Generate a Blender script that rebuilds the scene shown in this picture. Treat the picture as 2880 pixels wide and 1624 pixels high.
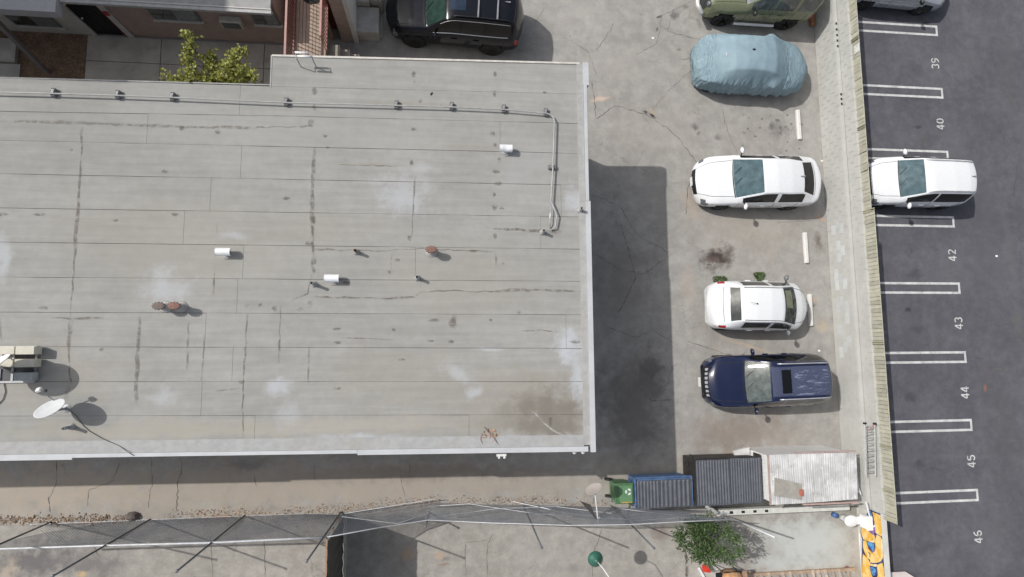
import bpy, math, random
import numpy as np
from mathutils import Vector, Matrix
for o in list(bpy.data.objects): bpy.data.objects.remove(o)
S = bpy.context.scene
C = S.collection
rnd = random.Random(7)
R = math.radians
# ---------------------------------------------------------------- camera
CAM_H = 19.2
RM = np.array([[0.9934861723, -0.0071594987, 0.1137276000],
               [-0.0045100050, 0.9947719385, 0.1020218129],
               [-0.1138634502, -0.1018701724, 0.9882598761]])     # world -> camera
FPX = 1600.0; K = 2880 / 2576
cd = bpy.data.cameras.new('camera'); cam = bpy.data.objects.new('camera', cd); C.objects.link(cam)
cd.sensor_width = 36; cd.lens = FPX / 2880 * 36; cd.clip_end = 3000
mw = Matrix(RM.T.tolist()).to_4x4(); mw.translation = (0, 0, CAM_H); cam.matrix_world = mw
S.camera = cam
# ---------------------------------------------------------------- sky, sun, exposure
SUN_EL = R(45.2); SHX, SHY = 0.925, -0.379            # shadows fall to +x, slightly -y
w = bpy.data.worlds.new('World'); S.world = w; w.use_nodes = True
nt = w.node_tree; nt.nodes.clear()
sky = nt.nodes.new('ShaderNodeTexSky'); sky.sky_type = 'NISHITA'; sky.sun_disc = False
sky.dust_density = 3.0; sky.ozone_density = .8; sky.sun_elevation = SUN_EL; sky.sun_rotation = math.atan2(-SHX, -SHY)
bg = nt.nodes.new('ShaderNodeBackground'); bg.inputs[1].default_value = 0.10
wo = nt.nodes.new('ShaderNodeOutputWorld')
hsv = nt.nodes.new('ShaderNodeHueSaturation'); hsv.inputs['Saturation'].default_value = .5
nt.links.new(sky.outputs[0], hsv.inputs['Color']); nt.links.new(hsv.outputs[0], bg.inputs[0]); nt.links.new(bg.outputs[0], wo.inputs[0])
sl = bpy.data.lights.new('sun', 'SUN'); sl.energy = 2.7; sl.angle = R(0.55); sl.color = (1, .97, .925)
sun = bpy.data.objects.new('sun', sl); C.objects.link(sun)
ce, se = math.cos(SUN_EL), math.sin(SUN_EL)
sun.rotation_euler = Vector((SHX * ce, SHY * ce, -se)).to_track_quat('-Z', 'Y').to_euler()
sun.location = (-20, 8, 22)
S.view_settings.view_transform = 'Standard'; S.view_settings.look = 'None'
S.view_settings.exposure = 0.26; S.view_settings.gamma = 1; S.view_settings.use_curve_mapping = False

# ---------------------------------------------------------------- survey helpers (photo point at a known height -> place)
def ray(x, y): return RM.T @ np.array([(x * K - 1440) / FPX, -(y * K - 812) / FPX, -1])
def at(x, y, z=0.0):
    d = ray(x, y); t = (CAM_H - z) / -d[2]; return Vector((d[0] * t, d[1] * t, z))
def on_x(x, y, X): d = ray(x, y); t = X / d[0]; return Vector((X, d[1] * t, CAM_H + d[2] * t))
def on_y(x, y, Y): d = ray(x, y); t = Y / d[1]; return Vector((d[0] * t, Y, CAM_H + d[2] * t))

# ---------------------------------------------------------------- materials
MATS = {}
def N(nt, t, **k):
    n = nt.nodes.new(t)
    for a, b in k.items(): setattr(n, a, b)
    return n
def mixc(nt, fac, a, b, mode='MIX'):
    m = N(nt, 'ShaderNodeMix', data_type='RGBA', blend_type=mode)
    for s, v in ((0, fac), (6, a), (7, b)):
        if hasattr(v, 'links') or hasattr(v, 'node'): nt.links.new(v, m.inputs[s])
        else: m.inputs[s].default_value = v if s == 0 else (*v, 1)
    return m.outputs[2]
def noise(nt, vec, scale, detail=5, rough=.6, out='Fac', dist=0):
    n = N(nt, 'ShaderNodeTexNoise'); n.inputs['Scale'].default_value = scale
    n.inputs['Detail'].default_value = detail; n.inputs['Roughness'].default_value = rough; n.inputs['Distortion'].default_value = dist
    if vec is not None: nt.links.new(vec, n.inputs['Vector'])
    return n.outputs[0 if out == 'Fac' else 1]
def ramp(nt, v, a, b, lo=0., hi=1.):
    m = N(nt, 'ShaderNodeMapRange', interpolation_type='SMOOTHSTEP'); nt.links.new(v, m.inputs[0])
    for i, q in enumerate((a, b, lo, hi)): m.inputs[i + 1].default_value = q
    return m.outputs[0]
def math_(nt, op, a, b=None):
    m = N(nt, 'ShaderNodeMath', operation=op)
    for i, v in enumerate((a, b)):
        if v is None: continue
        if hasattr(v, 'node'): nt.links.new(v, m.inputs[i])
        else: m.inputs[i].default_value = v
    return m.outputs[0]
def base_mat(name):
    m = bpy.data.materials.new(name); m.use_nodes = True
    t = m.node_tree; return m, t, t.nodes['Principled BSDF']
def mat(name, col, rough=.6, metal=0, var=.12, scale=6., fine=0., bump=0., bscale=40., coat=0, spec=.5, objvar=0., island=0., dirt=None, dscale=1.5):
    """plain weathered material: colour with broad and fine variation, optional relief and dirt"""
    if name in MATS: return MATS[name]
    m, t, p = base_mat(name)
    geo = N(t, 'ShaderNodeNewGeometry'); pos = geo.outputs['Position']
    c = tuple(col); dk = tuple(v * (1 - var) for v in c); lt = tuple(min(1, v * (1 + var)) for v in c)
    colo = mixc(t, ramp(t, noise(t, pos, scale), .3, .7), dk, lt)
    if fine:
        f = tuple([1 - fine] * 3); g = tuple([1 + fine] * 3)
        colo = mixc(t, 1., colo, mixc(t, ramp(t, noise(t, pos, scale * 25, 3), .3, .7), f, g), 'MULTIPLY')
    if dirt:
        colo = mixc(t, ramp(t, noise(t, pos, dscale, 8, .7), .5, .75, 0, .7), colo, dirt)
    if objvar:
        oi = N(t, 'ShaderNodeObjectInfo'); v = ramp(t, oi.outputs['Random'], 0, 1, 1 - objvar, 1 + objvar)
        cb = N(t, 'ShaderNodeCombineColor'); [t.links.new(v, cb.inputs[i]) for i in range(3)]
        colo = mixc(t, 1., colo, cb.outputs[0], 'MULTIPLY')
    if island:
        v = ramp(t, geo.outputs['Random Per Island'], 0, 1, 1 - island, 1 + island)
        cb = N(t, 'ShaderNodeCombineColor'); [t.links.new(v, cb.inputs[i]) for i in range(3)]
        colo = mixc(t, 1., colo, cb.outputs[0], 'MULTIPLY')
    t.links.new(colo, p.inputs['Base Color'])
    p.inputs['Roughness'].default_value = rough; p.inputs['Metallic'].default_value = metal
    p.inputs['Specular IOR Level'].default_value = spec
    if coat: p.inputs['Coat Weight'].default_value = coat; p.inputs['Coat Roughness'].default_value = .04
    if bump:
        b = N(t, 'ShaderNodeBump'); b.inputs['Strength'].default_value = bump; b.inputs['Distance'].default_value = .02
        t.links.new(noise(t, pos, bscale, 4), b.inputs['Height']); t.links.new(b.outputs[0], p.inputs['Normal'])
    MATS[name] = m; return m
def paint(name, col, rough=.22, dirt=.15, metal=0., dusty=(.45, .42, .38), dscale=2.2, coat=.7, spec=.5):
    if name in MATS: return MATS[name]
    m, t, p = base_mat(name); pos = N(t, 'ShaderNodeNewGeometry').outputs['Position']
    f = ramp(t, noise(t, pos, dscale, 8, .7), .42, .8, 0, dirt)
    t.links.new(mixc(t, f, col, dusty), p.inputs['Base Color'])
    t.links.new(ramp(t, noise(t, pos, 4, 6), .3, .7, rough * .7, rough * 1.5), p.inputs['Roughness'])
    p.inputs['Metallic'].default_value = metal; p.inputs['Coat Weight'].default_value = coat; p.inputs['Specular IOR Level'].default_value = spec; p.inputs['Coat Roughness'].default_value = .05
    MATS[name] = m; return m
def glass(name, tint=(.25, .32, .32), alpha=.45):
    if name in MATS: return MATS[name]
    m, t, p = base_mat(name)
    p.inputs['Base Color'].default_value = (*[v * .42 for v in tint], 1); p.inputs['Roughness'].default_value = .05  # lifted base colour stands in for sky reflected in the pane
    p.inputs['Specular IOR Level'].default_value = 1.; p.inputs['Coat Weight'].default_value = 1.; p.inputs['Coat IOR'].default_value = 1.9; p.inputs['Coat Roughness'].default_value = .02
    tr = N(t, 'ShaderNodeBsdfTransparent'); tr.inputs[0].default_value = (*tint, 1)
    pos = N(t, 'ShaderNodeNewGeometry').outputs['Position']
    mx = N(t, 'ShaderNodeMixShader')
    t.links.new(ramp(t, noise(t, pos, 5, 6), .3, .75, alpha - .12, alpha + .12), mx.inputs[0]); t.links.new(tr.outputs[0], mx.inputs[1]); t.links.new(p.outputs[0], mx.inputs[2])
    t.links.new(mx.outputs[0], t.nodes['Material Output'].inputs[0])
    MATS[name] = m; return m
def stained(name, col, lt, dk, spots, rough=.9, scale=.5, grain=60., bump=.35, coarse=0.25, streak=None, speck=.5):
    """pavement or roofing: mottled ground colour plus individual stains (x, y, rx, ry, colour, strength, angle)"""
    m, t, p = base_mat(name); pos = N(t, 'ShaderNodeNewGeometry').outputs['Position']
    c = mixc(t, ramp(t, noise(t, pos, scale, 6, .65), .35, .68), dk, lt)
    c = mixc(t, .5, c, col)
    c2 = ramp(t, noise(t, pos, scale * 6, 6, .7), .3, .75, 1 - coarse, 1 + coarse)
    g = ramp(t, noise(t, pos, grain, 3, .8), .25, .75, 1 - coarse * .9, 1 + coarse * .9)
    f = math_(t, 'MULTIPLY', c2, g)
    if streak:
        mp = N(t, 'ShaderNodeMapping'); mp.inputs['Scale'].default_value = streak; t.links.new(pos, mp.inputs[0])
        f = math_(t, 'MULTIPLY', f, ramp(t, noise(t, mp.outputs[0], 1, 5, .6), .3, .7, .94, 1.06))
    cb = N(t, 'ShaderNodeCombineColor'); [t.links.new(f, cb.inputs[i]) for i in range(3)]
    c = mixc(t, 1., c, cb.outputs[0], 'MULTIPLY')
    if speck:
        vo = N(t, 'ShaderNodeTexVoronoi', feature='DISTANCE_TO_EDGE'); vo.inputs['Scale'].default_value = .55; vd = N(t, 'ShaderNodeVectorMath', operation='MULTIPLY_ADD'); t.links.new(noise(t, pos, 1.6, 6, .7, 'Color'), vd.inputs[0]); vd.inputs[1].default_value = (.8, .8, 0); t.links.new(pos, vd.inputs[2]); t.links.new(vd.outputs[0], vo.inputs['Vector'])
        hc = math_(t, 'MULTIPLY', ramp(t, vo.outputs['Distance'], .0, .012, 1., 0.), ramp(t, noise(t, pos, .8, 4), .48, .62, 0, .55)); c = mixc(t, hc, c, tuple(v * .5 for v in col))
    if speck:   # small dark specks
        c = mixc(t, ramp(t, noise(t, pos, 9, 2, .5), .70, .76, 0, speck), c, tuple(v * .45 for v in col))
    wv = N(t, 'ShaderNodeVectorMath', operation='SUBTRACT'); t.links.new(noise(t, pos, 2.2, 5, .65, 'Color'), wv.inputs[0]); wv.inputs[1].default_value = (.5, .5, .5)
    sc = N(t, 'ShaderNodeVectorMath', operation='SCALE'); t.links.new(wv.outputs[0], sc.inputs[0]); sc.inputs['Scale'].default_value = .9
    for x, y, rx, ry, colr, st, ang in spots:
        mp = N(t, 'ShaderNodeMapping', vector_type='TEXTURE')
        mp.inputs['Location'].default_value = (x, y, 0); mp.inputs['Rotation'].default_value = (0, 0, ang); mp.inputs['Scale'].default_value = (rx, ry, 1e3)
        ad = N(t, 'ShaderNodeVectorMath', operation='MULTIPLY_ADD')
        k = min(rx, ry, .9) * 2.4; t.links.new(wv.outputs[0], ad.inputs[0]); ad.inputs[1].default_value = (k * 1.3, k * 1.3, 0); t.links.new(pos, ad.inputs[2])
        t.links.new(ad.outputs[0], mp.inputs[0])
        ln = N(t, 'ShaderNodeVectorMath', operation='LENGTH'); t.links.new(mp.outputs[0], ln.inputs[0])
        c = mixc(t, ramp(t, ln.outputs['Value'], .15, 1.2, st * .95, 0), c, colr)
    t.links.new(c, p.inputs['Base Color']); p.inputs['Roughness'].default_value = rough; p.inputs['Specular IOR Level'].default_value = .3
    b = N(t, 'ShaderNodeBump'); b.inputs['Strength'].default_value = bump; b.inputs['Distance'].default_value = .015
    t.links.new(noise(t, pos, grain * .8, 4, .7), b.inputs['Height']); t.links.new(b.outputs[0], p.inputs['Normal'])
    MATS[name] = m; return m
def fade_mat(name, col, strength=.8):
    """a stain: opaque in the middle, feathered to nothing by the 'fade' attribute"""
    if name in MATS: return MATS[name]
    m, t, p = base_mat(name); a = N(t, 'ShaderNodeAttribute', attribute_name='fade')
    pos = N(t, 'ShaderNodeNewGeometry').outputs['Position']
    n = ramp(t, noise(t, pos, 4.5, 6, .7), .36, .60, .08, 1.)
    f = math_(t, 'MULTIPLY', math_(t, 'MULTIPLY', a.outputs['Fac'], n), strength)
    tr = N(t, 'ShaderNodeBsdfTransparent'); mx = N(t, 'ShaderNodeMixShader')
    p.inputs['Base Color'].default_value = (*col, 1); p.inputs['Roughness'].default_value = .9
    t.links.new(f, mx.inputs[0]); t.links.new(tr.outputs[0], mx.inputs[1]); t.links.new(p.outputs[0], mx.inputs[2])
    t.links.new(mx.outputs[0], t.nodes['Material Output'].inputs[0])
    MATS[name] = m; return m

# ---------------------------------------------------------------- mesh helpers
class MB:
    def __init__(s): s.v = []; s.f = []; s.fade = None
    def add(s, vs, fs):
        o = len(s.v); s.v += [tuple(v) for v in vs]; s.f += [tuple(i + o for i in f) for f in fs]; return s
    def box(s, c, d, rz=0, rot=None):
        hx, hy, hz = d[0] / 2, d[1] / 2, d[2] / 2
        m = rot if rot else Matrix.Rotation(rz, 3, 'Z')
        vs = [Vector(c) + m @ Vector((x, y, z)) for x in (-hx, hx) for y in (-hy, hy) for z in (-hz, hz)]
        return s.add(vs, [(0, 1, 3, 2), (4, 6, 7, 5), (0, 4, 5, 1), (2, 3, 7, 6), (0, 2, 6, 4), (1, 5, 7, 3)])
    def bbox(s, x0, x1, y0, y1, z0, z1): return s.box(((x0 + x1) / 2, (y0 + y1) / 2, (z0 + z1) / 2), (abs(x1 - x0), abs(y1 - y0), abs(z1 - z0)))
    def rbox(s, c, d, b=.02, rz=0, rot=None):
        """box with chamfered vertical and top edges"""
        x, y, z = d[0] / 2, d[1] / 2, d[2] / 2; m = rot if rot else Matrix.Rotation(rz, 3, 'Z')
        def ring(x, y, zz, k): return [(x - k, -y, zz), (x, -y + k, zz), (x, y - k, zz), (x - k, y, zz), (-x + k, y, zz), (-x, y - k, zz), (-x, -y + k, zz), (-x + k, -y, zz)]
        vs = ring(x - b, y - b, -z, b * .6) + ring(x, y, -z + b, b) + ring(x, y, z - b, b) + ring(x - b, y - b, z, b * .6)
        fs = [tuple(range(7, -1, -1)), tuple(range(24, 32))]
        for r in range(3):
            for i in range(8): j = (i + 1) % 8; fs.append((r * 8 + i, r * 8 + j, r * 8 + 8 + j, r * 8 + 8 + i))
        return s.add([Vector(c) + m @ Vector(v) for v in vs], fs)
    def tube(s, path, r, n=8, cap=True):
        P = [Vector(p) for p in path]; rr = r if isinstance(r, (list, tuple)) else [r] * len(P); o = []
        for i, p in enumerate(P):
            d = (P[min(i + 1, len(P) - 1)] - P[max(i - 1, 0)]).normalized()
            u = d.cross(Vector((0, 0, 1)) if abs(d.z) < .95 else Vector((1, 0, 0))).normalized(); v = d.cross(u)
            o += [p + (u * math.cos(a) + v * math.sin(a)) * rr[i] for a in [k * 2 * math.pi / n for k in range(n)]]
        fs = [(i * n + k, i * n + (k + 1) % n, (i + 1) * n + (k + 1) % n, (i + 1) * n + k) for i in range(len(P) - 1) for k in range(n)]
        if cap: fs += [tuple(range(n - 1, -1, -1)), tuple((len(P) - 1) * n + k for k in range(n))]
        return s.add(o, fs)
    def lathe(s, c, prof, n=20, sx=1, sy=1, rot=None):
        o = []
        for r, z in prof:
            for k in range(n):
                a = k * 2 * math.pi / n; q = Vector((r * math.cos(a) * sx, r * math.sin(a) * sy, z)); o.append(Vector(c) + (rot @ q if rot else q))
        fs = [(i * n + k, i * n + (k + 1) % n, (i + 1) * n + (k + 1) % n, (i + 1) * n + k) for i in range(len(prof) - 1) for k in range(n)]
        if prof[0][0] > .002: fs.append(tuple(range(n - 1, -1, -1)))
        if prof[-1][0] > .002: fs.append(tuple((len(prof) - 1) * n + k for k in range(n)))
        return s.add(o, fs)
    def prism(s, pts, z0, z1):
        n = len(pts); vs = [(p[0], p[1], z0) for p in pts] + [(p[0], p[1], z1) for p in pts]
        return s.add(vs, [tuple(range(n - 1, -1, -1)), tuple(range(n, 2 * n))] + [(i, (i + 1) % n, n + (i + 1) % n, n + i) for i in range(n)])
    def poly(s, pts): return s.add(pts, [tuple(range(len(pts)))])
    def build(s, name, m, parent=None, smooth=False, loc=None):
        me = bpy.data.meshes.new(name); me.from_pydata(s.v, [], s.f); me.update()
        if m: me.materials.append(m)
        if smooth: me.polygons.foreach_set('use_smooth', [True] * len(me.polygons))
        if s.fade:
            at_ = me.attributes.new('fade', 'FLOAT', 'POINT'); at_.data.foreach_set('value', s.fade)
        o = bpy.data.objects.new(name, me); C.objects.link(o)
        if parent is not None: o.parent = parent
        if loc is not None: o.location = loc
        return o
def tag(o, label=None, cat=None, group=None, kind=None):
    for k, v in (('label', label), ('category', cat), ('group', group), ('kind', kind)):
        if v: o[k] = v
    return o
def thing(name, label, cat, loc=(0, 0, 0), rz=0, group=None):
    o = bpy.data.objects.new(name, None); C.objects.link(o); o.location = loc; o.rotation_euler = (0, 0, rz); o.empty_display_size = .2
    return tag(o, label, cat, group)
def struct(o): o['kind'] = 'structure'; return o
def copy_tree(o, parent=None):
    c = o.copy(); C.objects.link(c); c.parent = parent
    for ch in [q for q in list(C.objects) if q.parent == o]: copy_tree(ch, c)
    return c
def jag(path, step=.12, amp=.03):
    """a wandering polyline through the given ground points"""
    out = []
    for a, b in zip(path[:-1], path[1:]):
        a, b = Vector(a), Vector(b); n = max(1, int((b - a).length / step))
        for i in range(n): out.append(a.lerp(b, i / n) + Vector((rnd.uniform(-amp, amp), rnd.uniform(-amp, amp), 0)))
    out.append(Vector(path[-1])); return out
def ribbon(path, w, z, wob=.5):
    mb = MB(); P = path; vs = []
    for i, p in enumerate(P):
        d = (P[min(i + 1, len(P) - 1)] - P[max(i - 1, 0)]); d.z = 0; d.normalize(); nrm = Vector((-d.y, d.x, 0))
        ww = w * (1 + rnd.uniform(-wob, wob)) * (.35 if i in (0, len(P) - 1) else 1)
        vs += [(p.x + nrm.x * ww / 2, p.y + nrm.y * ww / 2, z), (p.x - nrm.x * ww / 2, p.y - nrm.y * ww / 2, z)]
    return mb.add(vs, [(2 * i, 2 * i + 1, 2 * i + 3, 2 * i + 2) for i in range(len(P) - 1)])
def soft_ribbon(path, w, z, wob=.35):
    """three strips across: faded edges, for stains"""
    mb = MB(); P = path; vs = []; fd = []; wc = 1
    for i, p in enumerate(P):
        d = (P[min(i + 1, len(P) - 1)] - P[max(i - 1, 0)]); d.z = 0; d.normalize(); nrm = Vector((-d.y, d.x, 0))
        wc = max(.4, min(1.7, wc + rnd.uniform(-wob, wob))); ww = w * wc
        e = min(i, len(P) - 1 - i); e = min(1, .15 + e * .5)
        for k, a in ((1, 0), (.55, 1), (-.55, 1), (-1, 0)):
            vs.append((p.x + nrm.x * ww * k, p.y + nrm.y * ww * k, z)); fd.append(a * e)
    mb.add(vs, [(4 * i + k, 4 * i + k + 1, 4 * i + k + 5, 4 * i + k + 4) for i in range(len(P) - 1) for k in range(3)]); mb.fade = fd
    return mb
def blotch(c, rx, ry, z, ang=0, n=14):
    mb = MB(); vs = [(c[0], c[1], z)]; fd = [1.]
    ph = [rnd.uniform(.7, 1.25) for _ in range(n)]
    for k, a in ((.6, .9), (1, 0)):
        for i in range(n):
            t = i * 2 * math.pi / n; r = k * (ph[i] + ph[i - 1]) / 2; x, y = rx * r * math.cos(t), ry * r * math.sin(t)
            vs.append((c[0] + x * math.cos(ang) - y * math.sin(ang), c[1] + x * math.sin(ang) + y * math.cos(ang), z)); fd.append(a)
    fs = [(0, 1 + i, 1 + (i + 1) % n) for i in range(n)] + [(1 + i, 1 + n + i, 1 + n + (i + 1) % n, 1 + (i + 1) % n) for i in range(n)]
    mb.add(vs, fs); mb.fade = fd; return mb

# common materials
M_white = mat('white_painted_metal', (.72, .72, .71), .5, var=.06, dirt=(.5, .48, .44), dscale=3)
M_silver = mat('galvanised_steel', (.6, .61, .62), .35, metal=.7, var=.1)
M_bright = mat('bright_aluminium', (.82, .83, .84), .4, metal=.1, var=.04)
M_grey = mat('grey_metal', (.33, .34, .35), .5, metal=.3)
M_dark = mat('dark_rubber', (.02, .02, .021), .7)
M_black = mat('black_plastic', (.012, .012, .014), .45)
M_conc = mat('cast_concrete', (.42, .41, .38), .9, var=.15, scale=2, fine=.12, bump=.2, dirt=(.25, .23, .2))
M_rust = mat('rusty_brown_metal', (.20, .115, .085), .8, var=.25, scale=15)
M_wood = mat('weathered_wood', (.34, .22, .15), .8, var=.2, scale=8)
M_tyre = mat('tyre_rubber', (.016, .016, .016), .85)
M_rim = mat('alloy_rim', (.42, .42, .43), .35, metal=.8)
M_crack = mat('crack_filler', (.13, .115, .10), .95)
# ================================================================= GROUND
def px_spots(L, z=0.):
    out = []
    for x, y, rx, ry, col, st, ang in L:
        c = at(x, y, z); s = (CAM_H - z) / FPX * K; out.append((c.x, c.y, rx * s, ry * s, col, st, ang))
    return out
gm = mat('open_ground', (.30, .275, .25), .95, var=.15, scale=.3)
MB().poly([(-600, -600, -.03), (600, -600, -.03), (600, 600, -.03), (-600, 600, -.03)]).build('ground', gm)['kind'] = 'structure'
OIL = (.055, .042, .038); TAN = (.40, .33, .27); DK = (.10, .095, .09); RU = (.50, .30, .18); LG = (.42, .40, .37)
lot_spots = px_spots([(1880, 560, 190, 120, (.365, .32, .272), .5, 0), (1900, 800, 180, 80, (.365, .325, .28), .5, 0), (1640, 330, 160, 90, (.36, .33, .29), .35, 0), (1804, 646, 50, 36, (.09, .07, .062), .85, .1), 
    (1860, 1090, 190, 60, (.24, .195, .165), .7, 0), (800, 1225, 1000, 70, (.36, .312, .258), .85, 0), (100, 1235, 260, 70, (.42, .36, .29), .7, 0),
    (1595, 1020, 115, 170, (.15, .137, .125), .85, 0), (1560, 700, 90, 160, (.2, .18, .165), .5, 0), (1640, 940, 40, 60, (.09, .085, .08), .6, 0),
    (1804, 646, 40, 28, OIL, .95, .1), (1830, 630, 22, 14, OIL, .6, 0), (1790, 655, 26, 12, (.12, .08, .07), .7, -.2), (2058, 612, 20, 36, (.11, .09, .08), .8, .1),
    (1700, 37, 14, 16, DK, .6, 0), (1692, 40, 10, 13, DK, .7, 0), (1725, 18, 12, 7, DK, .6, .6), (1747, 318, 12, 9, DK, .75, 0), (1757, 335, 8, 8, DK, .6, 0), (1708, 125, 9, 5, DK, .6, 0),
    (1808, 345, 14, 10, DK, .6, 0), (1960, 330, 36, 28, DK, .45, 0), (1940, 318, 14, 9, DK, .7, 0), (1955, 305, 9, 6, DK, .8, 0),
    (2068, 552, 14, 6, RU, .6, -.6), (2054, 546, 8, 5, RU, .5, 0), (2050, 752, 9, 7, RU, .5, 0), (2006, 765, 7, 5, RU, .5, 0), (2045, 768, 10, 5, DK, .8, .5),
    (1510, 250, 34, 8, (.62, .47, .36), .75, .28), (2060, 905, 14, 70, (.2, .19, .18), .55, 0), (2070, 820, 28, 20, (.46, .36, .24), .5, 0),
    (1880, 870, 90, 5, (.5, .38, .27), .6, -.3), (1910, 410, 40, 8, (.5, .38, .27), .45, .1), (1840, 1140, 30, 12, RU, .25, 0),
    (1740, 520, 30, 60, (.42, .34, .27), .5, 0), (1730, 720, 26, 60, (.42, .34, .27), .4, 0), (1640, 280, 16, 8, (.5, .36, .2), .45, -.7), (1930, 560, 60, 40, LG, .35, 0),
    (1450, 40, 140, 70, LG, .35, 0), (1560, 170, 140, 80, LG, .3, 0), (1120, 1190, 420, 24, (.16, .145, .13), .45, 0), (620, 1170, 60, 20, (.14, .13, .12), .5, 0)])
for _ in range(26):
    c = (rnd.uniform(1860, 2040), rnd.uniform(285, 380)); r = rnd.uniform(2, 5); p_ = at(*c); lot_spots.append((p_.x, p_.y, r * .0134, r * .0134, DK, .8, 0))
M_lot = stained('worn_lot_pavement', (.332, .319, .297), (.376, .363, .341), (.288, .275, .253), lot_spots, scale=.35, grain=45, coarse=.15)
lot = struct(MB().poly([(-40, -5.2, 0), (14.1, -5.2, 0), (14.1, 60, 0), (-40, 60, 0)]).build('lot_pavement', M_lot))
# cracks in the lot
cracks = [[(1490, 205), (1500, 300), (1548, 265), (1630, 290), (1700, 340), (1760, 420)], [(1630, 290), (1690, 220), (1745, 175), (1780, 105)], [(1745, 0), (1665, 40), (1660, 75), (1650, 110), (1600, 140)],
          [(1680, 80), (1740, 95), (1800, 110), (1790, 140), (1715, 150)], [(1490, 490), (1560, 520), (1600, 590), (1690, 640)], [(1500, 640), (1560, 680), (1620, 690), (1690, 640)], [(1555, 790), (1600, 700), (1560, 560)],
          [(1695, 20), (1680, 80)], [(1545, 60), (1500, 130)], [(1730, 860), (1860, 900), (1880, 880)], [(1815, 270), (1830, 330), (1855, 385)], [(1520, 820), (1600, 850), (1640, 830), (1690, 860)],
          [(145, 1160), (140, 1220), (122, 1255), (128, 1290)], [(300, 1165), (285, 1210), (222, 1235), (220, 1275)], [(380, 1150), (382, 1215), (372, 1280)], [(455, 1150), (457, 1190), (447, 1215), (445, 1285)], [(790, 1165), (792, 1210)],
          [(1005, 1190), (1018, 1250)], [(640, 1195), (645, 1225)], [(1030, 1165), (1030, 1200)], [(1900, 520), (1960, 560), (2040, 555)], [(1760, 420), (1730, 470), (1725, 540)],
          [(1370, 20), (1345, 60)], [(1420, 95), (1480, 130), (1500, 190)], [(1600, 965), (1640, 1010), (1690, 1005)]]
for i, c in enumerate(cracks):
    ribbon(jag([at(*p) for p in c], .09, .028), (.011 if i % 3 else .018), .004, .8).build('crack', M_crack, lot)
for c, l, a in (((1625, 283), .34, -.55), ((1642, 292), .42, -.6), ((1660, 42), .3, .5), ((1652, 75), .18, 1.2)):
    q = at(*c); blotch(q, l / 2, .06, .006, a).build('crack_hole', fade_mat('deep_crack', (.05, .045, .04), 1.), lot)
XG = at(2163, 1400, 0).x
# lower neighbour's yard: paler slabs below the chain-link fence
PALE = (.49, .51, .49)
yard_spots = px_spots([(90, 1410, 120, 45, (.12, .115, .12), .85, 0), (250, 1420, 80, 30, (.14, .13, .13), .7, 0), (20, 1440, 30, 30, (.5, .42, .33), .6, 0), (1120, 1408, 14, 7, (.2, .19, .18), .8, 0), (1118, 1420, 18, 4, (.25, .17, .13), .7, 0),
                       (1663, 1340, 32, 24, (.22, .18, .165), .8, 0), (2040, 1370, 170, 95, PALE, .95, .1), (1960, 1330, 70, 30, PALE, .6, 0), (2110, 1420, 60, 25, PALE, .6, 0), (2130, 1320, 26, 12, (.3, .28, .25), .7, .3), (2145, 1350, 20, 14, (.3, .27, .24), .7, 0),
                       (1940, 1420, 50, 20, PALE, .6, 0), (1440, 1430, 26, 14, (.2, .19, .18), .6, 0), (1330, 1390, 70, 40, (.33, .32, .3), .4, 0), (1030, 1390, 20, 18, RU, .5, 0), (1105, 1400, 12, 10, RU, .5, 0), (205, 1445, 14, 8, (.6, .42, .2), .7, 0),
                       (1795, 1440, 60, 30, (.55, .54, .5), .6, 0), (2160, 1380, 16, 70, (.42, .39, .35), .7, 0)])
M_yard = stained('pale_yard_concrete', (.335, .316, .284), (.385, .364, .33), (.29, .272, .242), yard_spots, scale=.45, grain=50, coarse=.16)
yard = struct(MB().poly([(-40, -40, .004), (XG + .1, -40, .004), (XG + .1, -5.2, .004), (-40, -5.2, .004)]).build('lower_yard', M_yard))
for c in [[(250, 1330), (236, 1375), (250, 1400)], [(530, 1350), (535, 1453)], [(665, 1350), (668, 1453)], [(1240, 1340), (1226, 1370), (1225, 1453)], [(1170, 1365), (1172, 1453)], [(1515, 1330), (1490, 1400), (1490, 1453)], [(1170, 1365), (1225, 1360)], [(1725, 1380), (1727, 1453)]]:
    ribbon(jag([at(*p) for p in c], .1, .02), .014, .008, .7).build('crack', M_crack, yard)
for c in [(1726, 1405), (1728, 1440)]:
    q = at(*c); blotch(q, .07, .2, .008).build('dirt_patch', fade_mat('joint_dirt', (.12, .11, .1), .8), yard)
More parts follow.
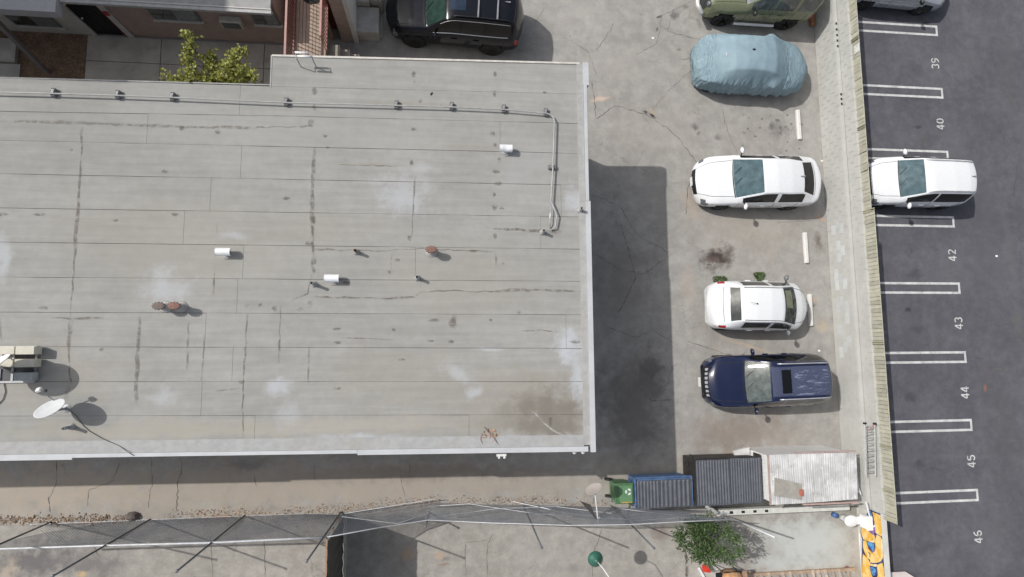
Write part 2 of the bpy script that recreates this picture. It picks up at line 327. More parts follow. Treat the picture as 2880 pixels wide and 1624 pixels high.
# right-hand car park: dark sealed asphalt
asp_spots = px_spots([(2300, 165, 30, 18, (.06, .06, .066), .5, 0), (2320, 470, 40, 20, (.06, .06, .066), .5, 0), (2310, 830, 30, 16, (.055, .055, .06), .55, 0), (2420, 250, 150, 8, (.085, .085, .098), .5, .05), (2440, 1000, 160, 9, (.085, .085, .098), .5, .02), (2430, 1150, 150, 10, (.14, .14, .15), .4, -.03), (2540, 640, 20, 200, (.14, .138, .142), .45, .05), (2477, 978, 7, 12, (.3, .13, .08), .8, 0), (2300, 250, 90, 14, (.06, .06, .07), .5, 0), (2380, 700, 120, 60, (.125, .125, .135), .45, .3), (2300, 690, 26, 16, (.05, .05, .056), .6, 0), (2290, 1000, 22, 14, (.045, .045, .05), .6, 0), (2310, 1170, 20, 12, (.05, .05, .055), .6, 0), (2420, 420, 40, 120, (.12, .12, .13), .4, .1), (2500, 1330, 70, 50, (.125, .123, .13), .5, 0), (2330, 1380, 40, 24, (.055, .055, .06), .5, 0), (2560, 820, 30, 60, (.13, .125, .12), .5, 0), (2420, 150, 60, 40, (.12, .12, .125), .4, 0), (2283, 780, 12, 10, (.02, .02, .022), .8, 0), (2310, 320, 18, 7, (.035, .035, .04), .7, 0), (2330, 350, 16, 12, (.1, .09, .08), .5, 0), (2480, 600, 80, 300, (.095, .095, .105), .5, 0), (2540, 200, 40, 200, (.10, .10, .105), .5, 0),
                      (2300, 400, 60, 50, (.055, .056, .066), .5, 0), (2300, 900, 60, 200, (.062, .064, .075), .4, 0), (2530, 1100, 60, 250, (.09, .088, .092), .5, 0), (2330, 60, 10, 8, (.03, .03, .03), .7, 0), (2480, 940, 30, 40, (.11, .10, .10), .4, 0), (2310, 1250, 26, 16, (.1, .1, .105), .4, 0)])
M_asph = stained('sealed_asphalt', (.107, .107, .121), (.134, .133, .146), (.082, .082, .096), asp_spots, scale=.5, grain=70, coarse=.14, speck=.001)
carp = struct(MB().poly([(XG + .1, -60, .004), (25.45, -60, .004), (25.45, 80, .004), (14.1, 80, .004), (14.1, -5.2, .004), (XG + .1, -5.2, .004)]).build('car_park_asphalt', M_asph))
for c in [[(2455, 255), (2500, 255), (2576, 262)], [(2440, 570), (2500, 563), (2576, 570)], [(2480, 815), (2520, 812), (2576, 800)], [(2500, 925), (2540, 935), (2576, 940)], [(2515, 1105), (2576, 1110)], [(2380, 845), (2340, 880)], [(2420, 1060), (2440, 1190), (2500, 1230)], [(2320, 1400), (2380, 1430), (2410, 1445)]]:
    ribbon(jag([at(*p) for p in c], .12, .03), .014, .008, .8).build('crack', mat('asphalt_crack', (.14, .115, .10), .95), carp)
struct(MB().bbox(25.45, 32, -60, 80, -.02, .14).build('sidewalk', mat('pale_sidewalk', (.5, .45, .43), .9, var=.1, fine=.1)))
# painted stall lines and numbers
M_line = mat('road_paint_white', (.56, .56, .55), .7, var=.15, scale=3, fine=.25, dirt=(.24, .24, .25), dscale=4)
Yst = [at(2300, y).y for y in (75, 232, 391, 557, 725, 900, 1073, 1252)]
for Y in Yst:
    mb = MB(); a, b, hw, t = 14.5, 19.15, .175, .085
    for s in (-1, 1): mb.add([(a, Y + s * hw - t / 2, .008), (b, Y + s * hw - t / 2, .008), (b, Y + s * hw + t / 2, .008), (a, Y + s * hw + t / 2, .008)], [(0, 1, 2, 3)])
    mb.add([(b - t, Y - hw + t / 2, .008), (b, Y - hw + t / 2, .008), (b, Y + hw - t / 2, .008), (b - t, Y + hw - t / 2, .008)], [(0, 1, 2, 3)])
    mb.build('stall_line', M_line, carp)
def arc(cx, cy, rx, ry, a0, a1, n=8): return [(cx + rx * math.cos(R(a0 + (a1 - a0) * i / n)), cy + ry * math.sin(R(a0 + (a1 - a0) * i / n))) for i in range(n + 1)]
DIG = {'0': [arc(.3, .5, .24, .43, 100, 260), arc(.3, .5, .24, .43, -80, 80)], '2': [arc(.3, .7, .24, .24, 160, -35), [(.47, .54), (.10, .08)], [(.06, .07), (.56, .07)]],
       '3': [arc(.28, .72, .24, .21, 150, -70), arc(.28, .29, .26, .23, 75, -150)], '4': [[(.40, .0), (.40, .24)], [(.40, .36), (.40, 1)], [(.34, .95), (.04, .36)], [(.0, .29), (.58, .29)]],
       '5': [[(.52, .93), (.14, .93)], [(.11, .88), (.08, .56)], arc(.28, .32, .26, .26, 130, -150)], '6': [arc(.3, .3, .23, .23, 35, 400, 14), [(.07, .30), (.07, .62), (.15, .82), (.28, .93), (.46, .95)]],
       '9': [arc(.3, .70, .23, .23, 215, 580, 14), [(.53, .70), (.53, .38), (.45, .18), (.32, .07), (.14, .05)]]}
def number(txt, px, py):
    c = at(px, py); h = .33; mb = MB(); off = -.58 * len(txt) / 2 * 1.18
    for ch in txt:
        for st in DIG[ch]:
            pts = [Vector((u + off, v - .5, 0)) * h for u, v in st]
            pts = [Vector((c.x - p.y, c.y + p.x, 0)) for p in pts]
            vs = []
            for i, p in enumerate(pts):
                d = (pts[min(i + 1, len(pts) - 1)] - pts[max(i - 1, 0)]).normalized(); n_ = Vector((-d.y, d.x, 0)) * .022
                vs += [p + n_ + Vector((0, 0, .008)), p - n_ + Vector((0, 0, .008))]
            mb.add(vs, [(2 * i, 2 * i + 1, 2 * i + 3, 2 * i + 2) for i in range(len(pts) - 1)])
        off += .58 * 1.25
    mb.build('stall_number', M_line, carp)
for t_, x, y in (('39', 2352, 160), ('40', 2365, 312), ('42', 2395, 642), ('43', 2411, 813), ('44', 2427, 987), ('45', 2443, 1160), ('46', 2460, 1350)): number(t_, x, y)

# ================================================================= MAIN FLAT-ROOFED BUILDING
ZR = 4.2
bld = thing('flat_roofed_building', 'long building with flat pale grey rolled roofing and white edge flashing', 'building', (-3, 2, 0))
def bb(mb, name, m, parent=bld, smooth=False):
    o = mb.build(name, m, parent, smooth); o.matrix_parent_inverse = parent.matrix_basis.inverted(); return o
M_stucco = mat('beige_stucco', (.5, .46, .40), .9, var=.08, fine=.1, bump=.3)
mb = MB().bbox(-19.7, 3.62, -2.25, 6.62, 0, ZR - .1); bb(mb, 'wall', M_stucco)
bb(MB().bbox(-4.5, 3.62, 6.622, 7.2, 0, ZR - .1), 'wall', M_stucco)
for X in (-2, -7, -12):
    w_ = bb(MB().bbox(X - .7, X + .7, -2.28, -2.252, 1.2, 2.4), 'window', M_white); bb(MB().bbox(X - .62, X + .62, -2.292, -2.283, 1.28, 2.32), 'pane', glass('house_glass', (.12, .14, .15), .8), w_)
for Y in (0.2, 3.6):
    w_ = bb(MB().bbox(3.622, 3.65, Y - .7, Y + .7, 1.2, 2.4), 'window', M_white); bb(MB().bbox(3.653, 3.662, Y - .62, Y + .62, 1.28, 2.32), 'pane', glass('house_glass'), w_)
WHT = (.46, .48, .505); TN = (.32, .29, .24); GY = (.19, .173, .147)
roof_spots = px_spots([(1330, 1030, 220, 110, (.30, .272, .228), .65, 0), (500, 620, 380, 150, (.345, .325, .285), .4, 0), (1150, 700, 280, 130, (.345, .325, .285), .4, 0), (700, 330, 500, 60, (.35, .345, .335), .5, 0), (1330, 420, 120, 120, (.36, .36, .355), .5, 0), (150, 950, 160, 80, (.35, .32, .27), .45, 0), (1010, 490, 80, 60, WHT, .6, 0), (1060, 420, 50, 25, WHT, .35, 0), (700, 975, 34, 24, WHT, .8, 0), (1195, 985, 26, 20, WHT, .75, 0), (1150, 935, 45, 26, WHT, .7, -.5), (1230, 880, 50, 6, WHT, .7, 0), (1425, 870, 48, 46, WHT, .95, .5), (1455, 950, 20, 90, WHT, .8, 0),
                       (420, 720, 75, 46, WHT, .65, 0), (5, 650, 22, 60, WHT, .7, 0), (410, 1000, 34, 24, WHT, .5, 0), (720, 1040, 40, 30, WHT, .4, 0), (1445, 500, 36, 40, WHT, .7, 0), (590, 595, 40, 14, WHT, .5, 0), (900, 1105, 150, 14, WHT, .7, 0), (1330, 1105, 110, 10, WHT, .6, 0), (100, 1130, 300, 12, WHT, .6, 0),
                       (1375, 1060, 125, 75, GY, .8, -.3), (1405, 1035, 80, 75, GY, .6, 0), (1260, 1065, 70, 36, GY, .4, 0), (1000, 950, 260, 100, TN, .3, 0), (400, 1080, 420, 26, (.385, .355, .295), .6, 0), (900, 1070, 400, 26, (.385, .355, .30), .55, 0), (1300, 960, 120, 40, TN, .3, 0), (860, 570, 200, 60, TN, .16, 0), (300, 560, 250, 80, TN, .14, 0),
                       (930, 415, 130, 5, TN, .4, .0), (1020, 260, 200, 10, TN, .25, 0), (620, 170, 60, 20, WHT, .3, 0), (1150, 370, 200, 14, TN, .22, 0)], ZR)
M_roof = stained('rolled_roofing', (.323, .318, .299), (.358, .353, .333), (.292, .287, .268), roof_spots, scale=.6, grain=80, coarse=.05, streak=(.5, 7, 1), speck=.0, bump=.25)
# roof deck (dark underlay that shows in the laps)
M_under = mat('dark_lap_underlay', (.14, .135, .13), .95)
def y_bot(x): return -2.745 + (3.9 - x) * .0128
def y_top(x): return 7.725 + (x + 4.6) * .0255
bb(MB().prism([(-20, y_bot(-20) + .14), (3.83, y_bot(3.83) + .14), (3.83, 6.90), (-20, 6.72)], ZR - .1, ZR - .012), 'roof_deck', M_under)
bb(MB().prism([(-4.58, 6.86), (3.83, 6.902), (3.83, y_top(3.83) - .03), (-4.58, y_top(-4.58) - .03)], ZR - .1, ZR - .014), 'roof_deck', M_under)
def flashq(x0, x1, fa, fb, z0, z1, m=None, name='edge_flashing'): bb(MB().prism([(x0, fa(x0)), (x1, fa(x1)), (x1, fb(x1)), (x0, fb(x0))], z0, z1), name, m or M_flash)
XE = -20.0
rows = [((685, 140), (1460, 159)), ((0, 195.5), (700, 218), (1460, 237)), ((0, 280), (715, 292), (1460, 311)), ((0, 353), (715, 369), (1341, 383), (1460, 387)), ((0, 437), (1460, 466)), ((0, 523), (1460, 546)), ((0, 609), (1465, 627)),
        ((0, 697), (1467, 708)), ((0, 785), (1467, 792)), ((0, 872), (1370, 876), (1467, 877)), ((0, 960), (1467, 960)), ((0, 1047), (1467, 1043)), ((0, 1149), (1467, 1118))]
joints = [[], [604], [371, 1258], [607], [530, 1411], [463, 1360], [612, 1045], [597], [517, 1424], [585], [507], [640, 1180]]
def rowline(i):
    P = [at(*p, ZR) for p in rows[i]]; xs = [p.x for p in P]; ys = [p.y for p in P]
    def f(x):
        if x <= xs[0]: return ys[0] + (ys[1] - ys[0]) / (xs[1] - xs[0]) * (x - xs[0]) * .3
        return float(np.interp(x, xs, ys))
    return f
for i in range(len(rows) - 1):
    fa, fb = rowline(i), rowline(i + 1)
    x0 = -4.62 if i == 0 else XE
    xr = 3.62
    ym = (rows[i][0][1] + rows[i + 1][0][1]) / 2
    cuts = [x0] + [at(j, ym, ZR).x for j in joints[i]] + [xr]
    for a, b in zip(cuts[:-1], cuts[1:]):
        g = .003; n = max(2, int((b - a) / .35)); top = []; bot = []; c_ = 0
        for k in range(n + 1):
            x = a + g + (b - a - 2 * g) * k / n; c_ = max(0, min(1, c_ + rnd.uniform(-.6, .6)))
            yt = fa(x) - (0.004 + .010 * c_ if i else 0); yb = fb(x) + .001
            top.append((x, yt)); bot.append((x, yb))
        pts = bot + top[::-1]; zt = ZR + (.002 if (i + len(cuts)) % 2 else 0)
        mb = MB(); m_ = n + 1
        vs = [(p[0], p[1], zt) for p in bot] + [(p[0], p[1], zt) for p in top] + [(p[0], p[1], ZR - .011) for p in bot] + [(p[0], p[1], ZR - .011) for p in top]
        fs = [(k, k + 1, m_ + k + 1, m_ + k) for k in range(n)] + [(2 * m_ + k + 1, 2 * m_ + k, k, k + 1) for k in range(n)] + [(m_ + k, m_ + k + 1, 3 * m_ + k + 1, 3 * m_ + k) for k in range(n)]
        fs += [(0, m_, 3 * m_, 2 * m_), (n, 2 * m_ + n, 3 * m_ + n, m_ + n)]
        bb(mb.add(vs, fs), 'roofing_sheet', M_roof)
# edge flashing: separate lengths of white metal, lapped
M_flash = mat('white_edge_flashing', (.49, .505, .52), .55, var=.06, scale=2, dirt=(.42, .42, .41), dscale=1.2)
def flash(x0, x1, y0, y1, z1=ZR + .07, z0=ZR - .16): bb(MB().bbox(x0, x1, y0, y1, z0, z1), 'edge_flashing', M_flash)
yR = [at(1478, 160, ZR).y, at(1478, 218, ZR).y, at(1487, 508, ZR).y, -2.76]
flash(3.77, 3.93, yR[1] + .004, 7.95); flash(3.775, 3.86, yR[2] + .004, yR[1] - .002, ZR + .10); flash(3.77, 3.90, yR[3], yR[2], ZR + .09)
bb(MB().bbox(3.60, 3.768, -2.58, 7.90, ZR - .011, ZR + .045), 'cant_strip', mat('cant_strip', (.36, .36, .35), .85, var=.1, dirt=(.31, .28, .25)))
bb(MB().bbox(3.862, 3.875, yR[2], yR[1], ZR - .6, ZR + .06), 'gutter_face', mat('dark_flashing_face', (.26, .26, .25), .8))  # grey face, darker than the white flashing lengths
xs = [-20, at(187, 1150, ZR).x, at(900, 1143, ZR).x, at(1362, 1135, ZR).x, 3.698]
for k in range(4):
    dy = (0.045, 0.0, .04, .04)[k]; flashq(xs[k] + .002, xs[k + 1] - .002, lambda x: y_bot(x) - dy + .04, lambda x: y_bot(x) + .13, ZR - .16, ZR + .08 + .004 * (k % 2))
bb(MB().add([(x, y_bot(x) + d_, ZR + z_) for x in (-20, 3.598) for d_, z_ in ((.133, .05), (.42, .009))], [(0, 2, 3, 1)]), 'cant_strip', mat('coated_cant', (.35, .352, .35), .8, var=.08, dirt=(.32, .30, .26), dscale=.8))
flashq(-4.62, 3.69, lambda x: y_top(x) - .03, lambda x: y_top(x) + .02, ZR - .14, ZR + .03, mat('top_edge_metal', (.58, .55, .5), .6)); flashq(-20, -4.66, lambda x: 6.93 + (x + 4.6) * .017 - .03, lambda x: 6.93 + (x + 4.6) * .017, ZR - .14, ZR + .006, mat('left_edge_metal', (.34, .34, .33), .8)); bb(MB().bbox(-4.66, -4.622, 6.85, 7.74, ZR - .14, ZR + .008), 'edge_flashing', mat('left_edge_metal', (.34, .34, .33)))
bb(MB().bbox(1.3, 1.55, -2.82, -2.76, ZR - .12, ZR - .02).box((1.36, -2.84, ZR - .02), (.05, .06, .05)).box((1.5, -2.84, ZR - .02), (.05, .06, .05)), 'gutter_bracket', M_white)
for X in (3.35, 3.58): bb(MB().lathe((X, -2.77, ZR - .05), [(.0, .05), (.05, .03), (.05, -.03), (0, -.05)], 10), 'flashing_bolt', M_white)
# stains on the roofing
F_st = fade_mat('tar_stain', (.19, .168, .14), .58); F_lt = fade_mat('water_stain', (.225, .20, .172), .6)
ZS = ZR + .0065
def rstain(pts, w=.045, m=F_st): bb(soft_ribbon(jag([at(x, y, ZR) for x, y in pts], .16, .018), w * 1.0, ZS), 'stain', m)
for P, w_, m_ in [([(207, 318), (200, 480), (190, 620), (181, 740), (178, 800)], .045, F_st), ([(180, 800), (172, 880), (178, 960), (165, 1010)], .055, F_lt), ([(128, 800), (178, 803), (262, 800)], .03, F_lt), ([(790, 372), (787, 450), (785, 520), (786, 600)], .035, F_st), ([(352, 795), (346, 900), (342, 1020)], .035, F_st),
                  ([(623, 790), (617, 880), (611, 980), (611, 1100)], .03, F_st), ([(705, 770), (703, 850), (702, 915)], .032, F_st), ([(541, 668), (537, 745)], .03, F_st), ([(514, 842), (507, 960)], .02, F_lt), ([(475, 810), (470, 930)], .02, F_lt), ([(787, 748), (900, 750), (975, 752), (1045, 748), (1055, 736)], .03, F_st),
                  ([(1052, 735), (1130, 730), (1200, 734), (1300, 730), (1465, 733)], .032, F_lt), ([(790, 627), (860, 630), (960, 632), (1060, 626), (1160, 630), (1246, 634)], .028, F_st), ([(1246, 634), (1248, 670)], .03, F_st), ([(1225, 573), (1290, 578), (1360, 583), (1415, 583)], .035, F_st), ([(0, 305), (120, 308), (260, 312), (400, 318), (600, 322), (790, 318)], .035, fade_mat('faint_stain', (.255, .235, .205), .6)),
                  ([(778, 870), (776, 965)], .03, F_st), ([(783, 690), (775, 740), (735, 755)], .04, F_lt), ([(1310, 832), (1360, 830), (1410, 836)], .03, F_lt), ([(1142, 790), (1142, 825)], .085, F_st), ([(987, 640), (980, 690)], .03, F_lt), ([(1045, 440), (1035, 600)], .03, F_lt), ([(0, 800), (4, 860)], .03, F_lt), ([(545, 560), (548, 590)], .03, F_lt), ([(860, 850), (990, 855)], .02, F_lt),
                  ([(785, 545), (787, 600), (785, 680)], .035, F_st), ([(840, 415), (1000, 418)], .015, F_lt), ([(605, 975), (540, 985)], .015, F_lt)]: rstain(P, w_, m_)
for x, y, rx, ry in [(1040, 188, 7, 10), (1043, 205, 4, 7), (415, 432, 9, 5), (457, 324, 8, 8), (548, 332, 9, 8), (782, 311, 8, 11), (760, 320, 9, 5), (818, 343, 7, 5), (1240, 337, 9, 8), (1245, 365, 6, 6), (1255, 405, 7, 12), (1248, 433, 12, 6), (1252, 463, 14, 6), (1243, 490, 5, 8), (1245, 520, 9, 11), (1262, 525, 8, 4), (1245, 595, 7, 10), (1040, 325, 8, 5), (1035, 410, 6, 9), (1057, 254, 6, 8),
                     (870, 712, 10, 5), (847, 828, 11, 4), (850, 862, 10, 4), (848, 978, 10, 5), (1140, 812, 13, 16), (1305, 786, 6, 5), (1090, 806, 16, 5), (1085, 858, 10, 3), (1135, 860, 8, 5), (655, 768, 5, 6), (690, 776, 8, 9), (755, 778, 8, 6), (780, 765, 7, 12), (790, 555, 6, 14), (783, 510, 6, 10), (777, 612, 13, 6), (790, 655, 7, 13), (789, 680, 5, 10), (1385, 1060, 6, 14), (1445, 860, 16, 6), (1000, 655, 7, 5), (980, 685, 6, 6), (1030, 600, 5, 10), (1190, 632, 10, 4),
                     (825, 372, 7, 4), (790, 230, 8, 10), (790, 270, 6, 10), (1245, 188, 5, 10), (1243, 235, 6, 10), (290, 555, 8, 4), (440, 540, 10, 5), (0, 540, 20, 5), (100, 540, 16, 4), (256, 880, 6, 5), (110, 775, 12, 5), (450, 770, 8, 4), (720, 500, 10, 5), (1010, 905, 10, 4), (990, 830, 6, 5), (180, 378, 5, 4), (620, 770, 6, 5), (607, 962, 8, 6), (1235, 805, 6, 4), (1370, 233, 8, 4), (1110, 265, 5, 3), (1265, 665, 5, 5)]:
    q = at(x, y, ZR); k = .0105; bb(blotch(q, rx * k, ry * k, ZS + .001), 'stain', F_st if rx * ry < 120 else F_lt)
rib = soft_ribbon(jag([at(x, y, ZR) for x, y in [(1335, 1030), (1380, 1075), (1440, 1110)]], .15, .01), .03, ZS + .002); bb(rib, 'scuff', fade_mat('chalk_scuff', (.62, .6, .56), .7))
# debris on the roof
def leaves_patch(name, label, c, r, n, z, m, size=.06, parent=None, **kw):
    mb = MB()
    for _ in range(n):
        a = rnd.uniform(0, 6.28); d = r * math.sqrt(rnd.random()); s = size * rnd.uniform(.5, 1.2); t = rnd.uniform(0, 6.28)
        p = Vector((c[0] + d * math.cos(a), c[1] + d * math.sin(a), z + rnd.uniform(.004, .02))); u = Vector((math.cos(t), math.sin(t), rnd.uniform(-.3, .3))) * s; v = Vector((-math.sin(t), math.cos(t), rnd.uniform(-.3, .3))) * s * .4
        mb.add([p - u, p - v, p + u, p + v], [(0, 1, 2, 3)])
    return mb
M_dry = mat('dry_leaf', (.38, .19, .09), .9, var=.3, scale=20, island=.45)
q = at(1230, 1100, ZR); db = leaves_patch('x', '', q, .22, 26, ZR + .01, M_dry, .05).build('dead_branch', M_dry)
tag(db, 'dead twig with brown leaves lying on the roof by the edge flashing', 'branch')
MB().tube([at(1212, 1090, ZR + .03), at(1208, 1105, ZR + .05), at(1216, 1120, ZR + .03)], .006, 5).tube([at(1218, 1075, ZR + .03), at(1240, 1100, ZR + .07), at(1255, 1120, ZR + .03)], .008, 5).build('twig', M_rust, db)
def root(name, label, cat, p, group=None): return thing(name, label, cat, (p[0], p[1], p[2] if len(p) > 2 else 0), 0, group)
# ---------------------------------------------------------------- roof: conduit with its supports
cpts = [(-60, 231), (139, 236), (300, 241), (437, 246), (722, 259), (998, 266), (1136, 270), (1267, 276), (1372, 285)]
zc = ZR + .125
pp = [at(x, y, zc) for x, y in cpts] + [at(1388, 290, zc), at(1395, 303, zc), at(1391, 425, zc), at(1386, 505, zc), at(1401, 542, zc), at(1397, 572, zc - .02), at(1386, 580, zc - .09)]
cond = root('roof_conduit', 'long grey conduit pipe running across the roof and bending round its corner', 'pipe', at(700, 258, ZR))
bb(MB().tube(pp, .021, 8), 'pipe', mat('dull_conduit', (.36, .36, .35), .55), cond, True)
bb(MB().tube([at(1386, 505, zc), at(1383, 560, zc), at(1384, 575, zc - .1)], .012, 6), 'branch_pipe', M_silver, cond, True)
where = ['under the conduit at the left edge of the roof', 'second from the left edge under the conduit', 'under the conduit with a white cap, above the shrub', 'under the conduit just right of the roof corner', 'under the middle of the conduit', 'second support right of the middle of the conduit', 'under the conduit above the bent silver hood vent', 'last one before the conduit bends', 'under the conduit leg beside the roof edge']
for k, (x, y) in enumerate(cpts[1:] + [(1388, 423)]):
    p = at(x, y, ZR); vert = k == 8; s = root('pipe_support', 'dark rubber pipe support ' + where[k], 'pipe support', p, 'conduit supports on the roof')
    d = (.22, .11) if vert else (.11, .22)
    bb(MB().rbox((p.x, p.y, ZR + .055), (d[0], d[1], .09), .012), 'block', mat('support_rubber', (.16, .16, .16), .9, var=.3, scale=30), s)
    bb(MB().box((p.x, p.y, ZR + .108), (d[0] * .5, d[1] * .5, .016)), 'strut', M_grey, s)
    bb(MB().tube([Vector((p.x, p.y, ZR + .11)) + (Vector((-.035, 0, 0)) if vert else Vector((0, -.035, 0))), Vector((p.x, p.y, ZR + .165)), Vector((p.x, p.y, ZR + .11)) + (Vector((.035, 0, 0)) if vert else Vector((0, .035, 0)))], .009, 5), 'clamp', M_white if k == 2 else M_silver, s)
# silver hood vents (sheet-metal half barrel on a short duct)
def hood(x, y, L, wd, label, dent=False):
    zb = ZR + .17; p = at(x, y, zb + .05); o = root('hood_vent', label, 'roof vent', (p.x, p.y, ZR), 'silver hood vents on the roof')
    mb = MB(); n = 12; vs = []
    for i in range(9):
        X = -L / 2 + L * i / 8
        for k in range(n + 1):
            a = math.pi * 1.12 * k / n - math.pi * .06; r = wd / 2
            if dent and 3 <= i <= 5: r *= 1 - .18 * math.exp(-((k - 7) ** 2) / 5)
            vs.append((p.x + X, p.y + r * math.cos(a), zb + r * math.sin(a)))
    mb.add(vs, [(i * (n + 1) + k, i * (n + 1) + k + 1, (i + 1) * (n + 1) + k + 1, (i + 1) * (n + 1) + k) for i in range(8) for k in range(n)])
    bb(mb, 'hood', M_bright, o, True)
    bb(MB().lathe((p.x, p.y, ZR), [(wd * .55, .004), (wd * .55, .02), (wd * .36, .03), (wd * .34, .2)], 16), 'duct', M_silver, o)
    for s in (-1, 1): bb(MB().tube([(p.x + s * (L / 2 - .004), p.y + wd / 2 * math.cos(a), zb + wd / 2 * math.sin(a)) for a in [math.pi * k / 10 for k in range(11)]], .006, 5), 'rim', M_bright, o)
hood(560, 633, .36, .2, 'smooth silver hood vent in the left half of the roof'); hood(834, 700, .36, .2, 'silver hood vent on a roof seam near the middle of the roof'); hood(1273, 372, .34, .2, 'dented silver hood vent near the conduit bend', True)
# rusty round-capped flue vents
def flue(x, y, label, col):
    zt = ZR + .40; p = at(x, y, zt); o = root('flue_vent', label, 'roof vent', (p.x, p.y, ZR), 'rusty capped flues on the roof')
    bb(MB().lathe((p.x, p.y, ZR), [(.145, .003), (.13, .02), (.085, .06), (.08, .34)], 20, 1.2, 1), 'flashing', mat('flue_pipe', (.42, .40, .38), .6, var=.15), o, True)
    bb(MB().lathe((p.x, p.y, ZR), [(.09, .30), (.10, .33), (.10, .36), (.08, .385)], 20, 1.3, .85), 'collar', M_grey, o, True)
    bb(MB().lathe((p.x, p.y, ZR), [(0, .385), (.108, .387), (.108, .402), (.085, .412), (0, .418)], 22, 1.28, .8), 'cap', col, o)
    for k in range(12):
        a = k * math.pi / 6; bb(MB().box((p.x + .137 * math.cos(a), p.y + .086 * math.sin(a), ZR + .375), (.03, .025, .05), a), 'lug', M_black, o)
flue(1085, 628, 'single round rusty-capped flue vent on the roof', mat('red_rust_cap', (.22, .12, .095), .85, var=.2, scale=20))
flue(398, 770, 'grey-brown capped flue, left one of the pair on the roof', mat('grey_rust_cap', (.17, .13, .115), .85, var=.2, scale=20)); flue(437, 770, 'reddish-brown capped flue, right one of the pair on the roof', mat('red_rust_cap', (.22, .12, .095)))
for x, y, h, lb, kind in [(783, 712, .36, 'tall plumbing vent pipe left of the middle silver hood vent', 0), (893, 630, .30, 'plumbing vent pipe with rusty top on the tar stain line', 1), (1049, 697, .30, 'plumbing vent pipe below the single rusty flue', 0), (1369, 580, .28, 'plumbing vent pipe where the conduit enters the roof', 0), (1464, 524, .28, 'short vent pipe close to the right roof edge', 0), (158, 1079, .34, 'plumbing vent pipe below the small satellite dish', 0)]:
    p = at(x, y, ZR + h); o = root('vent_pipe', lb, 'vent pipe', (p.x, p.y, ZR), 'plumbing vent pipes on the roof')
    bb(MB().lathe((p.x, p.y, ZR), [(.085, .003), (.075, .02), (.055, .06), (.05, .14)], 14), 'flashing', mat('grey_vent_flashing', (.36, .355, .345), .7), o, True)
    bb(MB().lathe((p.x, p.y, ZR), [(.04, .1), (.04, h), (.033, h), (.033, h - .1), (0, h - .1)], 14), 'pipe', M_grey if not kind else M_rust, o, True)
    bb(MB().lathe((p.x, p.y, ZR), [(.0325, h - .098), (.0, h - .097)], 12), 'opening', M_black, o)
# satellite dishes
M_dish = mat('dish_paint', (.62, .635, .65), .5, var=.04, dirt=(.5, .5, .48), dscale=2)
def dish(name, label, centre, normal, rx, ry, foot, lnb=True, mount=True, m=M_dish, roll=0.):
    n_ = Vector(normal).normalized(); u = n_.cross(Vector((0, 0, 1))).normalized(); v = u.cross(n_) * -1
    c = Vector(centre); o = root(name, label, 'satellite dish', foot)
    rot = Matrix((u, n_.cross(u), n_)).transposed() @ Matrix.Rotation(roll, 3, 'Z')
    dep = .13 * rx
    pr = [(0, 0)] + [(t, dep / rx * t * t * 1.0) for t in (.15, .3, .45, .6, .75, .9, 1.)]
    mb = MB(); prof = [(t, dep * t * t) for t in (.01, .2, .4, .6, .8, .93, 1.)]
    prof2 = [(1.0, dep - .012), (.93, dep * .86 - .014), (.6, dep * .36 - .014), (.01, -.014)]
    mb.lathe(c, [(r, z) for r, z in prof + prof2], 32, rx, ry, rot); bb(mb, 'reflector', m, o, True)
    bb(MB().box(c - n_ * .05, (.16, .16, .08), rot=rot), 'bracket', M_grey, o)
    if mount:
        f = Vector(foot); bb(MB().tube([f, f + Vector((0, 0, .45)), c - n_ * .06], .03, 10), 'mast', M_grey, o, True)
        bb(MB().lathe(f, [(.10, .0), (.10, .012), (.05, .03), (.035, .06)], 12), 'foot', M_grey, o)
    if lnb:
        down = (rot @ Vector((0, 1, 0))); down = down if down.z < 0 else -down
        a = c + down * ry * .95; e = c + n_ * rx * 1.55 + down * ry * .45
        bb(MB().tube([a, e], .014, 6), 'arm', M_grey, o); bb(MB().rbox(e, (.11, .11, .07), .012, rot=rot), 'lnb', M_white, o); bb(MB().rbox(e - n_ * .03 + Vector((.11, 0, -.03)), (.05, .06, .05), .01, rot=rot), 'lnb_housing', M_black, o)
    return o
f1 = at(168, 1028, ZR); c1 = at(127, 1030, ZR + .55)
dish('satellite_dish', 'small pale satellite dish on a short mast near the left roof edge', c1, (-.22, .74, .63), .33, .29, f1)
cb = [at(170, 1030, ZR + .02), at(190, 1045, ZR + .02), at(210, 1072, ZR + .02), at(225, 1085, ZR + .02), at(260, 1105, ZR + .02), at(300, 1122, ZR + .03), at(325, 1140, ZR + .11), at(335, 1146, ZR + .11), at(336, 1148, ZR - .3)]
bb(MB().tube(cb, .007, 6), 'cable', M_black, tag(bpy.data.objects.new('antenna_cable', None), 'thin black cable from the small dish to the roof edge', 'cable')); C.objects.link(bpy.data.objects['antenna_cable'])
MB().tube([at(10, 965, ZR + .02), at(14, 985, ZR + .02), at(8, 1005, ZR + .02), at(-12, 1025, ZR + .02)], .009, 5).build('antenna_cable', M_black)
tag(bpy.data.objects['antenna_cable.001'], 'grey cable hanging below the dish ballast tray at the photo edge', 'cable')
M_blk = mat('cinder_block', (.60, .57, .48), .9, var=.06, fine=.06, bump=.2, bscale=60)
zb_ = ZR + .05; tr = root('ballast_tray', 'grey steel ballast tray on the roof at the left edge', 'dish mount', at(40, 915, ZR))
t0, t1 = at(-95, 963, zb_), at(93, 873, zb_)
mb = MB()
for Y in (t0.y, (t0.y + t1.y) / 2, t1.y): mb.bbox(t0.x, t1.x, Y - .025, Y + .025, ZR + .012, zb_)
bb(mb, 'rail', M_grey, tr); mb = MB()
